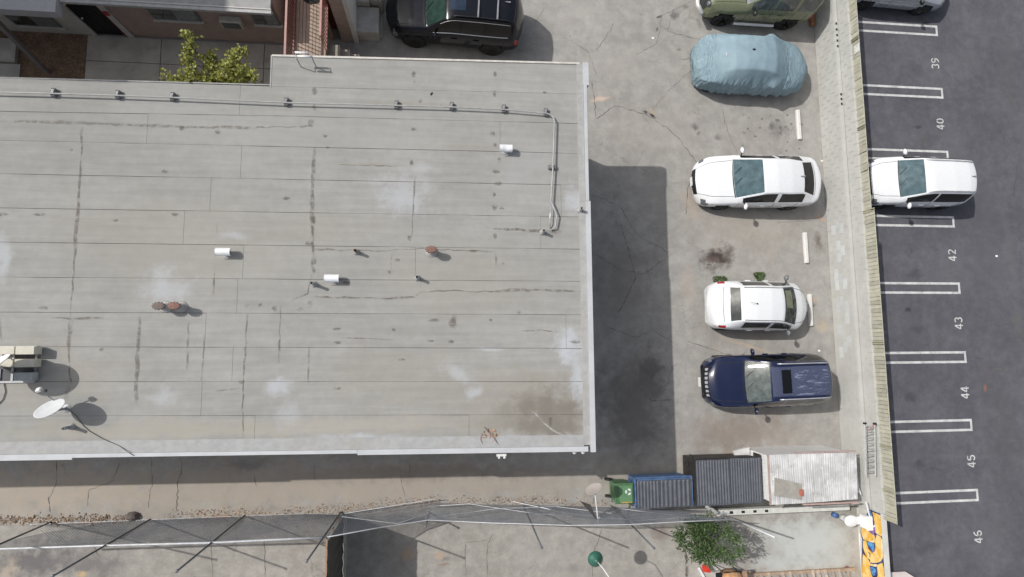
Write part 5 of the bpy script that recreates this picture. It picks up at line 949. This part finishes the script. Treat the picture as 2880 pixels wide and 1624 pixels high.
def car(name, label, pos, heading, sp, body_m, seat_m=M_seat, group='cars parked in the lots'):
    sh = Shell(sp); o = thing(name, label, sp.get('cat', 'car'), (pos[0], pos[1], 0), heading, group)
    secs = []; gaps = []
    for t in sh.T: P, g = sh.section(t); secs.append(P); gaps.append(g)
    n = len(secs[0]); parts = {}
    def addq(key, vs): parts.setdefault(key, MB()).add(vs, [(0, 1, 2, 3)])
    ws, rw, sd = sp['ws'], sp['rw'], sp['side']; wr = sp['wr']; wx = [(t - .5) * sp['L'] for t in sp['wheels']]
    for i in range(len(sh.T) - 1):
        tm = (sh.T[i] + sh.T[i + 1]) / 2
        for j in range(n - 1):
            q = [secs[i][j], secs[i + 1][j], secs[i + 1][j + 1], secs[i][j + 1]]; c = (q[0] + q[1] + q[2] + q[3]) / 4
            key = 'body'
            if j < 6:
                if any((c.x - x) ** 2 + (c.z - wr) ** 2 < (wr * 1.16) ** 2 for x in wx) and j < 5: continue
                if j >= 3 and tm > sp['head'][0] and tm < sp['head'][1]: key = 'headlight'
                elif j >= sp.get('tail_row', 3) and sp.get('tail0', 0) < tm < sp['tail'] : key = 'taillight'
                elif j == 0 and tm < .995: key = 'lower_trim'
                elif sp.get('clad') and j == 1: key = 'lower_trim'
            elif j < 11:
                if sd[0] < tm < sd[1] and (gaps[i] + gaps[i + 1]) / 2 > .09 and 7 <= j <= 9 and not any(abs(tm - b) < .012 for b in sp['bp']): key = 'side_window'
                elif sp.get('tail0', 0) < tm < sp['tail'] and sp.get('tail_up') and j < 9: key = 'taillight'
                elif sp['head'][0] + .01 < tm < sp['head'][1] - .005 and j < 9: key = 'headlight'
            else:
                if ws[0] < tm < ws[1] and j >= 12: key = 'windshield'
                elif rw[0] < tm < rw[1] and j >= 12: key = 'rear_window'
                elif tm > sp['grille'] and j >= 12: key = 'grille'
            for sg in (1, -1):
                vs = [Vector((v.x, v.y * sg, v.z)) for v in q]
                if sg < 0: vs = vs[::-1]
                k2 = key + ('L' if sg > 0 else 'R') if key in ('headlight', 'taillight', 'side_window', 'lower_trim') else key
                addq(k2, vs)
    for e in (0, -1):
        P = secs[e]; loop = [Vector((v.x, v.y, v.z)) for v in P] + [Vector((v.x, -v.y, v.z)) for v in P[-2::-1]]; parts['body'].poly(loop if e == 0 else loop[::-1])
    if sp.get('open_wheel'): pass
    mats = dict(body=body_m, headlightL=sp.get('headm', M_head), headlightR=sp.get('headm', M_head), taillightL=M_red_l, taillightR=M_red_l, lower_trimL=M_black, lower_trimR=M_black, side_windowL=sp.get('sideg', G_side), side_windowR=sp.get('sideg', G_side), windshield=sp.get('windg', G_wind), rear_window=sp.get('rearg', G_dark), grille=sp.get('grillem', M_black))
    made = {}
    for k, mb in parts.items():
        nm = k[:-1] if k[-1] in 'LR' else k; ob = mb.build(nm, mats[k], o); made[k] = ob
        me = ob.data; import bmesh; bm = bmesh.new(); bm.from_mesh(me); bmesh.ops.remove_doubles(bm, verts=bm.verts, dist=.0008); bmesh.ops.recalc_face_normals(bm, faces=bm.faces); bm.to_mesh(me); bm.free(); me.polygons.foreach_set('use_smooth', [True] * len(me.polygons)); me.set_sharp_from_angle(angle=R(38))
    # underbody, wheel wells, wheels
    L, W = sp['L'], sp['W']
    MB().bbox(-L * .46, L * .46, -W * .40, W * .40, .20, .30).build('underbody', M_black, o)
    for x in wx:
        for sg in (1, -1):
            yc = sg * (W / 2 - .115); rx = Matrix.Rotation(R(90), 3, 'X')
            MB().lathe((x, sg * (W / 2 - .22), wr), [(0, -.16), (wr * 1.17, -.15), (wr * 1.17, .12)], 20, rot=rx).build('wheel_well', M_black, o)
            wh = MB().lathe((x, yc, wr), [(wr * .64, -.1), (wr * .93, -.105), (wr, -.07), (wr, .07), (wr * .93, .105), (wr * .64, .1)], 26, rot=rx).build('tyre', M_tyre, o, True)
            rim = MB().lathe((x, yc + sg * .02, wr), [(0, -.05), (wr * .65, -.06), (wr * .65, .06), (0, .05)], 20, rot=rx)
            for k in range(5): a = k * R(72); rim.box((x + math.cos(a) * wr * .33, yc + sg * .085, wr + math.sin(a) * wr * .33), (wr * .6, .03, .05), rot=Matrix.Rotation(-a, 3, 'Y'))
            rim.build('rim', sp.get('rimm', M_rim), wh)
    # cabin
    zf = .34; xa, xb = (rw[0] - .5) * L, (ws[1] - .5) * L
    MB().bbox(xa, xb, -W * .42, W * .42, zf, zf + .05).build('cabin_floor', M_int, o)
    zb = float(interp(sp['zs'], .5)); xd = (ws[1] - .5) * L
    MB().rbox((xd - .24, 0, zb - .12), (.55, W * .80, .18), .05).build('dashboard', M_int, o)
    MB().tube([(xd - .58 + .03 * math.cos(a), W * .2 + .17 * math.sin(a), zb - .03 + .15 * math.cos(a)) for a in [k * R(30) for k in range(13)]], .014, 6).build('steering_wheel', M_black, o)
    xs = [(ws[0] - .5) * L - .25] + ([(rw[1] - .5) * L + .35] if (ws[0] - rw[1]) * L > 1.0 else [])
    for k, x in enumerate(xs):
        for sg in (1, -1):
            MB().rbox((x + .02, sg * W * .2, zf + .22), (.5, .46, .2), .05).rbox((x - .28, sg * W * .2, zf + .5), (.14, .46, .56), .05, rot=Matrix.Rotation(R(-12), 3, 'Y')).rbox((x - .36, sg * W * .2, zf + .83), (.09, .22, .16), .03).build('seat', seat_m, o)
    # mirrors, handles, seams, wipers
    ta = sp['mirror']; ma = sp.get('mirm', body_m)
    for sg in (1, -1):
        q = sh.side(ta, 6); mz = q.z + .09; c = Vector((q.x - .02, sg * (W / 2 + .10), mz))
        mr = MB().lathe(c, [(0, -.085), (.08, -.06), (.105, 0), (.085, .055), (0, .085)], 14, .62, 1.12, Matrix.Rotation(sg * R(-12), 3, 'Z')).build('mirror', ma, o, True); MB().tube([(q.x, sg * (q.y - .02), q.z + .02), tuple(c)], .022, 6).build('mirror_arm', M_black, mr)
        for t in sp.get('handles', ()):
            q = sh.side(t, 4); MB().rbox((q.x, sg * (q.y + .012), q.z), (.2, .035, .03), .01).build('door_handle', sp.get('handm', body_m), o)
        for t in [sd[0] + .04] + list(sp['bp']) + [sp['mirror'] + .035]:
            pl_ = [sh.side(t, j) for j in range(1, 7)]; MB().tube([(p.x, sg * (p.y + .001), p.z) for p in pl_], .0065, 4).build('door_seam', M_int, o)
        if sp.get('chrome_line'):
            pl_ = [sh.side(t, 7) for t in np.linspace(sd[0] + .01, sd[1], 24)]; MB().tube([(p.x, sg * (p.y + .008), p.z) for p in pl_], .013, 5).build('window_trim', M_chrome, o)
            pl_ = [sh.side(t, 10) for t in np.linspace(sd[0] + .01, ws[0] + .04, 24)]; MB().tube([(p.x, sg * (p.y + .010), p.z) for p in pl_], .010, 5).build('window_trim', mat('dull_chrome', (.4, .4, .4), .35, metal=.6), o)
        if sp.get('rails'):
            a, b, m_ = sp['rails']; pl_ = [sh.top(t, sg * .93) for t in np.linspace(a, b, 12)]; pts = [(p.x, p.y, p.z + (.05 if 0 < k < 11 else 0)) for k, p in enumerate(pl_)]; MB().tube(pts, .022, 6).build('roof_rail', m_, o, True)
        sm = [sh.top(t, sg * .90) for t in np.linspace(ws[1] + .015, min(.985, sp['grille']), 14)]; MB().tube([(p.x, p.y, p.z + .001) for p in sm], .008, 4).build('hood_seam', M_int, o)
        for k in (0, 1):
            a = sh.top(ws[1] - .004, sg * .1 + .55 * k - .3); b = sh.top(ws[1] - .05, sg * .1 + .55 * k - .62)
            if sg > 0: MB().tube([(a.x, a.y, a.z + .02), (b.x, b.y, b.z + .02)], .010, 4).build('wiper', M_black, o)
    cw = [sh.top(ws[1] + .006, f) for f in np.linspace(-.95, .95, 17)]; MB().tube([(p.x, p.y, p.z + .002) for p in cw], .018, 5).build('cowl', M_black, o)
    tk = [sh.top(sp.get('deck', rw[0] - .01), f) for f in np.linspace(-.92, .92, 15)]; MB().tube([(p.x, p.y, p.z + .001) for p in tk], .008, 4).build('trunk_seam', M_int, o)
    if sp.get('fin'): q = sh.top(sp['fin'], 0); MB().prism([(q.x - .09, q.y - .02), (q.x + .08, q.y - .006), (q.x + .08, q.y + .006), (q.x - .09, q.y + .02)], q.z - .01, q.z + .045).build('antenna', M_grey, o)
    if sp.get('whip'): q = sh.top(sp['whip'], 0); MB().tube([q, q + Vector((-.06, .01, .04)), q + Vector((-.30, .02, .14))], .006, 4).build('antenna', M_black, o); MB().lathe(q, [(.03, 0), (.02, .03), (0, .035)], 8).build('antenna_base', M_black, o)
    if sp.get('sunroof'):
        a, b = sp['sunroof']; vs = []; nn = 8
        for t in np.linspace(a, b, 5):
            for f in np.linspace(-.62, .62, nn + 1): q = sh.top(t, f); vs.append((q.x, q.y, q.z + .006))
        MB().add(vs, [(i * (nn + 1) + k, (i + 1) * (nn + 1) + k, (i + 1) * (nn + 1) + k + 1, i * (nn + 1) + k + 1) for i in range(4) for k in range(nn)]).build('sunroof', G_dark if not sp.get('sungl') else sp['sungl'], o, True)
    MB().rbox(((.5) * L + float(interp(sp['bow'], 1)) - .01, 0, .50), (.02, .32, .16), .004).build('number_plate', M_white, o)
    return o, sh
def heading_from(a, b): return math.atan2(b[1] - a[1], b[0] - a[0])
W_std = [(0, .70), (.012, .80), (.05, .925), (.15, .985), (.3, 1), (.7, 1), (.86, .985), (.93, .94), (.965, .87), (.985, .77), (1, .62)]
BOW = [(0, -.16), (.08, -.10), (.2, -.05), (.3, -.03), (.5, .04), (.72, .13), (.9, .10), (1, .20)]
CR = [(0, .10), (.05, .05), (.2, .05), (.55, .055), (.72, .05), (.9, .07), (1, .10)]
civic = dict(L=4.36, W=1.80, w=W_std, zt=[(0, .62), (.008, .84), (.03, 1.06), (.085, 1.09), (.20, 1.31), (.30, 1.385), (.42, 1.415), (.52, 1.375), (.715, 1.0), (.85, .90), (.94, .78), (.98, .66), (1, .48)], we=[(0, .62), (.05, .76), (.09, .70), (.2, .60), (.3, .65), (.5, .66), (.715, .80), (.9, .74), (1, .5)],
             cr=CR, zs=[(0, .8), (.06, .96), (.3, .97), (.7, .90), (.9, .72), (1, .4)], sill=[(0, .34), (.08, .22), (.92, .2), (1, .26)], bow=BOW, ws=(.525, .712), rw=(.095, .196), side=(.17, .66), bp=(.40,), wr=.325, wheels=(.20, .79), head=(.925, .972), tail=.045, grille=.978, mirror=.655, handles=(.30, .48), fin=.215, deck=.085, sideg=G_dark)
wht = paint('white_car_paint', (.78, .79, .80), .25, .04, dusty=(.66, .65, .62))
pc = at(1904, 457, .65); o, sh = car('white_sedan', 'white four-door sedan with black rear window facing the building', (pc.x, pc.y), math.pi + .012, civic, wht)
hatch = dict(civic, L=3.44, W=1.69, w=[(0, .74), (.015, .84), (.06, .94), (.2, .99), (.4, 1), (.75, 1), (.88, .97), (.94, .90), (.975, .78), (1, .60)], zt=[(0, .62), (.01, .92), (.06, 1.06), (.12, 1.13), (.235, 1.46), (.36, 1.52), (.5, 1.525), (.62, 1.47), (.80, 1.06), (.9, .95), (.96, .80), (1, .52)], we=[(0, .72), (.08, .76), (.2, .68), (.35, .70), (.6, .70), (.80, .80), (.92, .72), (1, .5)],
             zs=[(0, .85), (.1, 1.0), (.5, .98), (.78, .94), (.9, .78), (1, .42)], ws=(.63, .80), rw=(.15, .222), side=(.26, .77), bp=(.52,), wr=.30, wheels=(.19, .81), head=(.93, .965), tail=.115, tail0=.05, tail_row=5, tail_up=True, mirror=.755, mirm=mat('grey_mirror', (.14, .15, .16), .4), handles=(.38, .57), fin=None, whip=.36, rearg=glass('rear_hatch_glass', (.16, .20, .17), .5), windg=glass('greenish_windscreen', (.72, .84, .76), .22), sideg=glass('smoky_glass', (.35, .36, .34), .55), deck=.10, grille=.985)
pc = at(1905, 770, .65); o, sh = car('white_hatchback', 'small white hatchback with cardboard on its dashboard facing the wall', (pc.x, pc.y), -.015, hatch, wht, M_seatg)
vs = []
for t in np.linspace(.66, .765, 5):
    for f in np.linspace(-.15, .78, 7): q = sh.top(t, f); vs.append((q.x, q.y, q.z - .035 - .01 * ((int(f * 10)) % 2)))
MB().add(vs, [(i * 7 + k, (i + 1) * 7 + k, (i + 1) * 7 + k + 1, i * 7 + k + 1) for i in range(4) for k in range(6)]).build('cardboard_sheet', mat('brown_cardboard', (.50, .36, .25), .85, var=.12), o)
for sg in (1, -1): pl_ = [sh.top(t, sg * .93) for t in np.linspace(.25, .62, 12)]; MB().tube([(p.x, p.y, p.z + .004) for p in pl_], .012, 5).build('roof_gutter', M_int, o)
navy_p = paint('navy_car_paint', (.006, .011, .042), .14, .08, dusty=(.07, .075, .12), dscale=3)
suvW = [(0, .80), (.012, .88), (.05, .955), (.15, .99), (.3, 1), (.7, 1), (.86, .98), (.93, .94), (.965, .88), (.985, .80), (1, .66)]
navy = dict(L=4.0, W=1.76, w=suvW, zt=[(0, .75), (.008, 1.05), (.03, 1.30), (.055, 1.62), (.10, 1.68), (.3, 1.71), (.5, 1.70), (.545, 1.65), (.70, 1.16), (.82, 1.09), (.93, 1.0), (.97, .88), (1, .6)], we=[(0, .70), (.04, .66), (.1, .69), (.5, .70), (.70, .82), (.9, .78), (1, .6)], cr=CR, zs=[(0, .9), (.06, 1.12), (.5, 1.10), (.7, 1.04), (.9, .9), (1, .5)], sill=[(0, .42), (.08, .30), (.92, .28), (1, .34)], bow=BOW,
            ws=(.555, .70), rw=(.02, .045), side=(.07, .66), bp=(.26, .44), wr=.37, wheels=(.20, .81), head=(.935, .975), tail=.03, grille=.965, mirror=.645, handles=(.33, .5), rails=(.06, .50, mat('silver_rail', (.55, .55, .56), .35, metal=.5)), sunroof=(.40, .475), clad=True, deck=.07, windg=glass('teal_windscreen', (.62, .74, .70), .36), sideg=G_dark)
pc = at(1922, 957, .75); o, sh = car('navy_suv', 'navy blue SUV with chrome grille slots and peeling roof clear coat', (pc.x, pc.y), math.pi + .02, navy, navy_p, M_seatg); o['category'] = 'SUV'
for k in range(7): q = sh.top(.975, (k - 3) * .25); MB().rbox((q.x, q.y, q.z + .0), (.15, .10, .03), .012, rot=Matrix.Rotation(R(24), 3, 'Y')).build('grille_slot', M_chrome, o)
mbp = MB(); fd = []; vs = []; nn = 22
for t in np.linspace(.06, .545, 36):
    for f in np.linspace(-.80, .80, nn + 1): q = sh.top(t, f); vs.append((q.x, q.y, q.z + .003)); e = min(1, (t - .06) / .05, (.39 - t) / .03, (.8 - abs(f)) / .12); fd.append(max(.22 * min(1, (t - .06) / .02, (.8 - abs(f)) / .05), e))
mbp.add(vs, [(i * (nn + 1) + k, (i + 1) * (nn + 1) + k, (i + 1) * (nn + 1) + k + 1, i * (nn + 1) + k + 1) for i in range(35) for k in range(nn)]); mbp.fade = fd
m, t, p = base_mat('peeled_coat_sky_haze'); at_ = N(t, 'ShaderNodeAttribute', attribute_name='fade'); pos = N(t, 'ShaderNodeNewGeometry').outputs['Position']; mp = N(t, 'ShaderNodeMapping'); mp.inputs['Scale'].default_value = (1.3, 7, 1); t.links.new(pos, mp.inputs[0])
fac = math_(t, 'ADD', math_(t, 'MULTIPLY', math_(t, 'MULTIPLY', ramp(t, noise(t, mp.outputs[0], 1.2, 7, .7), .50, .62), ramp(t, noise(t, pos, 14, 4), .35, .65, .45, .9)), ramp(t, at_.outputs['Fac'], .3, .9, 0, .8)), ramp(t, at_.outputs['Fac'], 0, .22, 0, .20)); p.inputs['Base Color'].default_value = (.26, .30, .44, 1); p.inputs['Roughness'].default_value = .8  # peeling streaks, plus an even pale haze painting in sky reflection
tr0 = N(t, 'ShaderNodeBsdfTransparent'); mx = N(t, 'ShaderNodeMixShader'); t.links.new(fac, mx.inputs[0]); t.links.new(tr0.outputs[0], mx.inputs[1]); t.links.new(p.outputs[0], mx.inputs[2]); t.links.new(mx.outputs[0], t.nodes['Material Output'].inputs[0]); mbp.build('peel_and_sky_haze', m, o)
wagon = dict(navy, L=3.68, W=1.78, w=W_std, zt=[(0, .70), (.008, 1.0), (.04, 1.25), (.075, 1.48), (.15, 1.535), (.3, 1.55), (.5, 1.53), (.57, 1.48), (.74, 1.06), (.86, .97), (.94, .86), (.98, .74), (1, .5)], we=[(0, .66), (.06, .64), (.12, .66), (.5, .68), (.74, .80), (.9, .76), (1, .55)], zs=[(0, .85), (.08, 1.0), (.5, .98), (.72, .94), (.9, .78), (1, .45)], sill=[(0, .36), (.08, .24), (.92, .22), (1, .28)], ws=(.575, .74), rw=(.045, .068), side=(.09, .70), bp=(.44,), wr=.335, wheels=(.19, .80), head=(.92, .97), tail=.03, mirror=.685, sunroof=None, rails=(.08, .56, mat('white_rail', (.66, .66, .66), .4)), clad=False, fin=.12, windg=G_wind, sideg=G_dark)
pc = at(2309, 457, .75); wg, sh = car('white_wagon', 'white crossover wagon parked in the dark car park by the fence', (pc.x, pc.y), math.pi, wagon, wht)
q = at(2262, 1449, .5); o = MB().prism([(q.x - .45, q.y + .12), (q.x + .25, q.y + .12), (q.x + .85, q.y - .25), (q.x + .85, q.y - 1.2), (q.x - .45, q.y - 1.2)], .46, .5).build('pale_board', mat('pale_pink_board', (.62, .55, .53), .6, var=.05)); tag(o, 'pale pink board reaching in at the bottom edge of the dark car park', 'board')
silver_p = paint('silver_car_paint', (.44, .46, .50), .22, .08, metal=.4)
pc = at(2262, 26, .6); o, sh = car('silver_sedan', 'silver sedan in the dark car park cut by the top photo edge', (at(2262, 20, .6).x, at(2262, 26, .3).y + .92), -.02, dict(civic, L=4.08, mirm=M_black, fin=None), silver_p)
blk = paint('black_car_paint', (.008, .009, .014), .16, .03, dusty=(.04, .045, .07), coat=.12, spec=.3)
tel = dict(navy, L=4.34, W=1.94, zt=[(0, .8), (.008, 1.1), (.03, 1.35), (.06, 1.66), (.12, 1.74), (.3, 1.76), (.5, 1.74), (.55, 1.69), (.70, 1.20), (.82, 1.13), (.93, 1.04), (.97, .92), (1, .6)], we=[(0, .72), (.05, .66), (.12, .70), (.5, .72), (.70, .84), (.9, .80), (1, .64)], ws=(.56, .70), side=(.08, .66), bp=(.27, .45), wr=.38, sunroof=(.42, .53), sungl=mat('blue_sunroof', (.02, .035, .06), .12, var=.2), rails=(.08, .52, M_black), chrome_line=True, rimm=M_black, windg=glass('green_windscreen', (.10, .24, .19), .5), sideg=G_dark, fin=.13, clad=True)
yb = at(1150, 121, .35).y; o, sh = car('black_suv', 'large black SUV with roof crossbars parked at the top beside the house', (at(1146, 60, .6).x, yb + .98), math.pi - .055, tel, blk); o['category'] = 'SUV'
for t in (.33, .42 - .23): q1, q2 = sh.top(t, .95), sh.top(t, -.95); MB().tube([(q1.x, q1.y, q1.z + .09), (q2.x, q2.y, q2.z + .09)], .03, 6).build('crossbar', mat('grey_crossbar', (.3, .31, .33), .45, metal=.3), o)
ol = paint('olive_car_paint', (.185, .20, .115), .25, .10, metal=.25)
lib = dict(navy, L=4.05, W=1.82, w=[(0, .86), (.012, .92), (.05, .97), (.15, .99), (.3, 1), (.7, 1), (.80, .985), (.9, .92), (.965, .87), (.985, .82), (1, .76)], zt=[(0, .8), (.006, 1.2), (.02, 1.60), (.05, 1.76), (.12, 1.80), (.45, 1.80), (.53, 1.75), (.66, 1.22), (.80, 1.15), (.93, 1.06), (.965, .95), (.975, .66), (1, .58)], we=[(0, .78), (.05, .72), (.5, .73), (.66, .78), (.9, .70), (1, .7)], zs=[(0, .95), (.06, 1.12), (.5, 1.10), (.7, 1.02), (.9, .86), (1, .5)], ws=(.54, .66), side=(.05, .62), bp=(.22, .42), wr=.37, wheels=(.19, .80), head=(1.1, 1.2), grille=.955, sunroof=None, mirror=.60, mirm=M_black, windg=glass('blue_shade_glass', (.35, .5, .75), .45), grillem=M_int, clad=False, rails=(.06, .48, M_black), sideg=glass('clear_side_glass', (.4, .42, .40), .5))
o, sh = car('olive_suv', 'olive green SUV with round headlights cut by the top photo edge', (at(1904, 40, .6).x, at(1900, 62, .35).y + .93), math.pi + .0, lib, ol); o['category'] = 'SUV'
for sg in (1, -1): q = sh.top(.945, sg * .86); MB().lathe((q.x + .05, q.y, q.z - .12), [(.11, -.02), (.10, .04), (.06, .08), (0, .09)], 16, rot=Matrix.Rotation(R(70), 3, 'Y')).build('headlight', M_head, o, True)
MB().tube([(sh.L / 2 + .06, -.8, .58), (sh.L / 2 + .20, -.45, .58), (sh.L / 2 + .22, .45, .58), (sh.L / 2 + .06, .8, .58)], .085, 8).build('bumper', mat('silver_bumper', (.6, .6, .58), .35, metal=.3), o, True)
for sg in (1, -1): MB().tube([(-.75, sg * .96, .38), (.8, sg * .96, .38)], .05, 8).build('side_step', M_bright, o)
for k in range(7): MB().rbox((sh.L / 2 - .02, (k - 3) * .125, .86), (.03, .06, .22), .01).build('grille_slot', M_chrome, o)
# covered car
def covered(pos, heading):
    sp = dict(civic, L=4.10, W=1.94, w=[(0, .66), (.02, .80), (.07, .93), (.2, 1), (.7, 1), (.86, .97), (.94, .88), (.98, .74), (1, .6)], zt=[(0, .6), (.01, .85), (.05, 1.0), (.16, 1.18), (.26, 1.47), (.36, 1.56), (.5, 1.57), (.60, 1.50), (.76, 1.10), (.88, .98), (.95, .84), (1, .55)], we=[(0, .62), (.1, .68), (.25, .62), (.5, .64), (.76, .74), (.9, .70), (1, .5)], ws=(.6, .76), rw=(.16, .26), cr=[(0, .12), (.2, .08), (.6, .09), (.9, .1), (1, .14)], sill=[(0, .16), (1, .14)])
    sh = Shell(sp); T = np.linspace(0, 1, 190); rows = []
    for t in T:
        P, _ = sh.section(t); P = P + []
        # resample the half section evenly
        cl = [0]
        for a, b in zip(P[:-1], P[1:]): cl.append(cl[-1] + (b - a).length)
        half = []
        for u in np.linspace(0, 1, 46):
            s_ = u * cl[-1]; i = min(len(P) - 2, max(0, int(np.searchsorted(cl, s_)) - 1)); f = (s_ - cl[i]) / (cl[i + 1] - cl[i] + 1e-9); half.append(P[i].lerp(P[i + 1], f))
        rows.append([Vector((p.x, p.y, p.z)) for p in half] + [Vector((p.x, -p.y, p.z)) for p in half[-2::-1]])
    n = len(rows[0]); vs = []
    for i, t in enumerate(T):
        for j in range(n):
            p = rows[i][j].copy(); h = p.z; u = min(j, n - 1 - j) / 45
            low = max(0, 1 - u / .62); outd = Vector((p.x * .25, p.y, 0)).normalized() if (p.x or p.y) else Vector((0, 0, 1))
            # folds hang down the sides and fan out at the tail
            fold = mnoise.noise(Vector((p.x * 7 + p.z * 2.2 + (3 if p.y > 0 else 0), p.z * .9, 2.3))) + .6 * mnoise.noise(Vector((p.x * 15 - p.z * 4, p.z * 1.4, 7.7 + (5 if p.y > 0 else 0))))
            fold = math.copysign(abs(fold) ** .8, fold)
            tail = max(0, 1 - t / .16); fan = mnoise.noise(Vector((p.y * 9, p.x * 1.5 + p.z * 1.5, 4.1))) + .5 * mnoise.noise(Vector((p.y * 19, p.x * 2, 9.)))
            d = .075 * low * fold * (1 - tail) + .10 * tail * fan * (.25 + low)
            ck = math.exp(-((t - .74) / .06) ** 2); d += .035 * ck * mnoise.noise(Vector((p.x * 9 + p.y * 5, p.y * 7 - p.x * 4, 1.)))
            p += outd * d * (.4 + low) + Vector((0, 0, d * .6))
            for sg in (1, -1):   # mirrors under the cloth
                e = math.exp(-(((p.x - .62) / .2) ** 2 + ((h - 1.02) / .13) ** 2)); 
                if p.y * sg > .5: p.y += sg * .15 * e
            # seam ridge over the hood
            p.z += .012 * math.exp(-((t - .765) / .005) ** 2) if u > .45 else 0
            if u < .03: p.z += .05 * mnoise.noise(Vector((p.x * 3, p.y * 3, 0)))
            p.z += .008 * mnoise.noise(Vector((p.x * 3, p.y * 3, p.z * 3)))
            vs.append(p)
    fs = [(i * n + j, (i + 1) * n + j, (i + 1) * n + j + 1, i * n + j + 1) for i in range(len(T) - 1) for j in range(n - 1)]
    fs += [tuple(range(n)), tuple((len(T) - 1) * n + k for k in range(n - 1, -1, -1))]
    o = thing('covered_car', 'car hidden under a pale blue wrinkled fabric cover', 'car', (pos[0], pos[1], 0), heading, 'cars parked in the lots')
    mc, t, p = base_mat('blue_car_cover'); tc_ = N(t, 'ShaderNodeTexCoord'); ob_ = tc_.outputs['Object']
    t.links.new(mixc(t, ramp(t, noise(t, ob_, 2, 5), .35, .65), (.205, .295, .34), (.25, .345, .39)), p.inputs['Base Color']); p.inputs['Roughness'].default_value = .75
    hs_ = None
    for sc_, st_ in (((4.5, 1.6, 1.2), 1.0), ((11, 3.0, 2.0), .45)):
        mp = N(t, 'ShaderNodeMapping'); mp.inputs['Scale'].default_value = sc_; mp.inputs['Rotation'].default_value = (0, .25, 0); t.links.new(ob_, mp.inputs[0])
        h_ = math_(t, 'MULTIPLY', math_(t, 'ABSOLUTE', math_(t, 'SUBTRACT', noise(t, mp.outputs[0], 1, 3, .5, dist=.6), .5)), st_); hs_ = h_ if hs_ is None else math_(t, 'ADD', hs_, h_)
    sx_ = N(t, 'ShaderNodeSeparateXYZ'); t.links.new(ob_, sx_.inputs[0]); lowm = math_(t, 'ADD', ramp(t, sx_.outputs[2], .75, 1.2, 1., .03), ramp(t, sx_.outputs[0], -1.9, -1.1, .8, 0.))
    b_ = N(t, 'ShaderNodeBump'); b_.inputs['Strength'].default_value = 1.; b_.inputs['Distance'].default_value = .12; t.links.new(math_(t, 'MULTIPLY', hs_, lowm), b_.inputs['Height']); t.links.new(b_.outputs[0], p.inputs['Normal'])
    MB().add(vs, fs).build('car_cover', mc, o, True)
    q = sh.top(.40, .1); MB().lathe((q.x, q.y, q.z + .005), [(0, 0), (.04, .004), (.03, .02), (0, .025)], 10, 1.6, .9).build('tear_hole', M_black, o)
    q = sh.top(.20, -.05); MB().box((q.x, q.y, q.z + .012), (.03, .12, .006), rot=Matrix.Rotation(R(-30), 3, 'Y')).build('cover_tag', M_grey, o)
    for x in (-1.4, 1.3):
        for sg in (1, -1): MB().lathe((x, sg * .72, .30), [(.19, -.1), (.28, -.105), (.3, -.07), (.3, .07), (.28, .105), (.19, .1)], 24, rot=Matrix.Rotation(R(90), 3, 'X')).build('tyre', M_tyre, o, True)
    MB().bbox(-1.9, 1.9, -.75, .75, .18, .4).build('underbody', M_black, o)
pc = at(1888, 165, .6); covered((pc.x, pc.y), -.012)
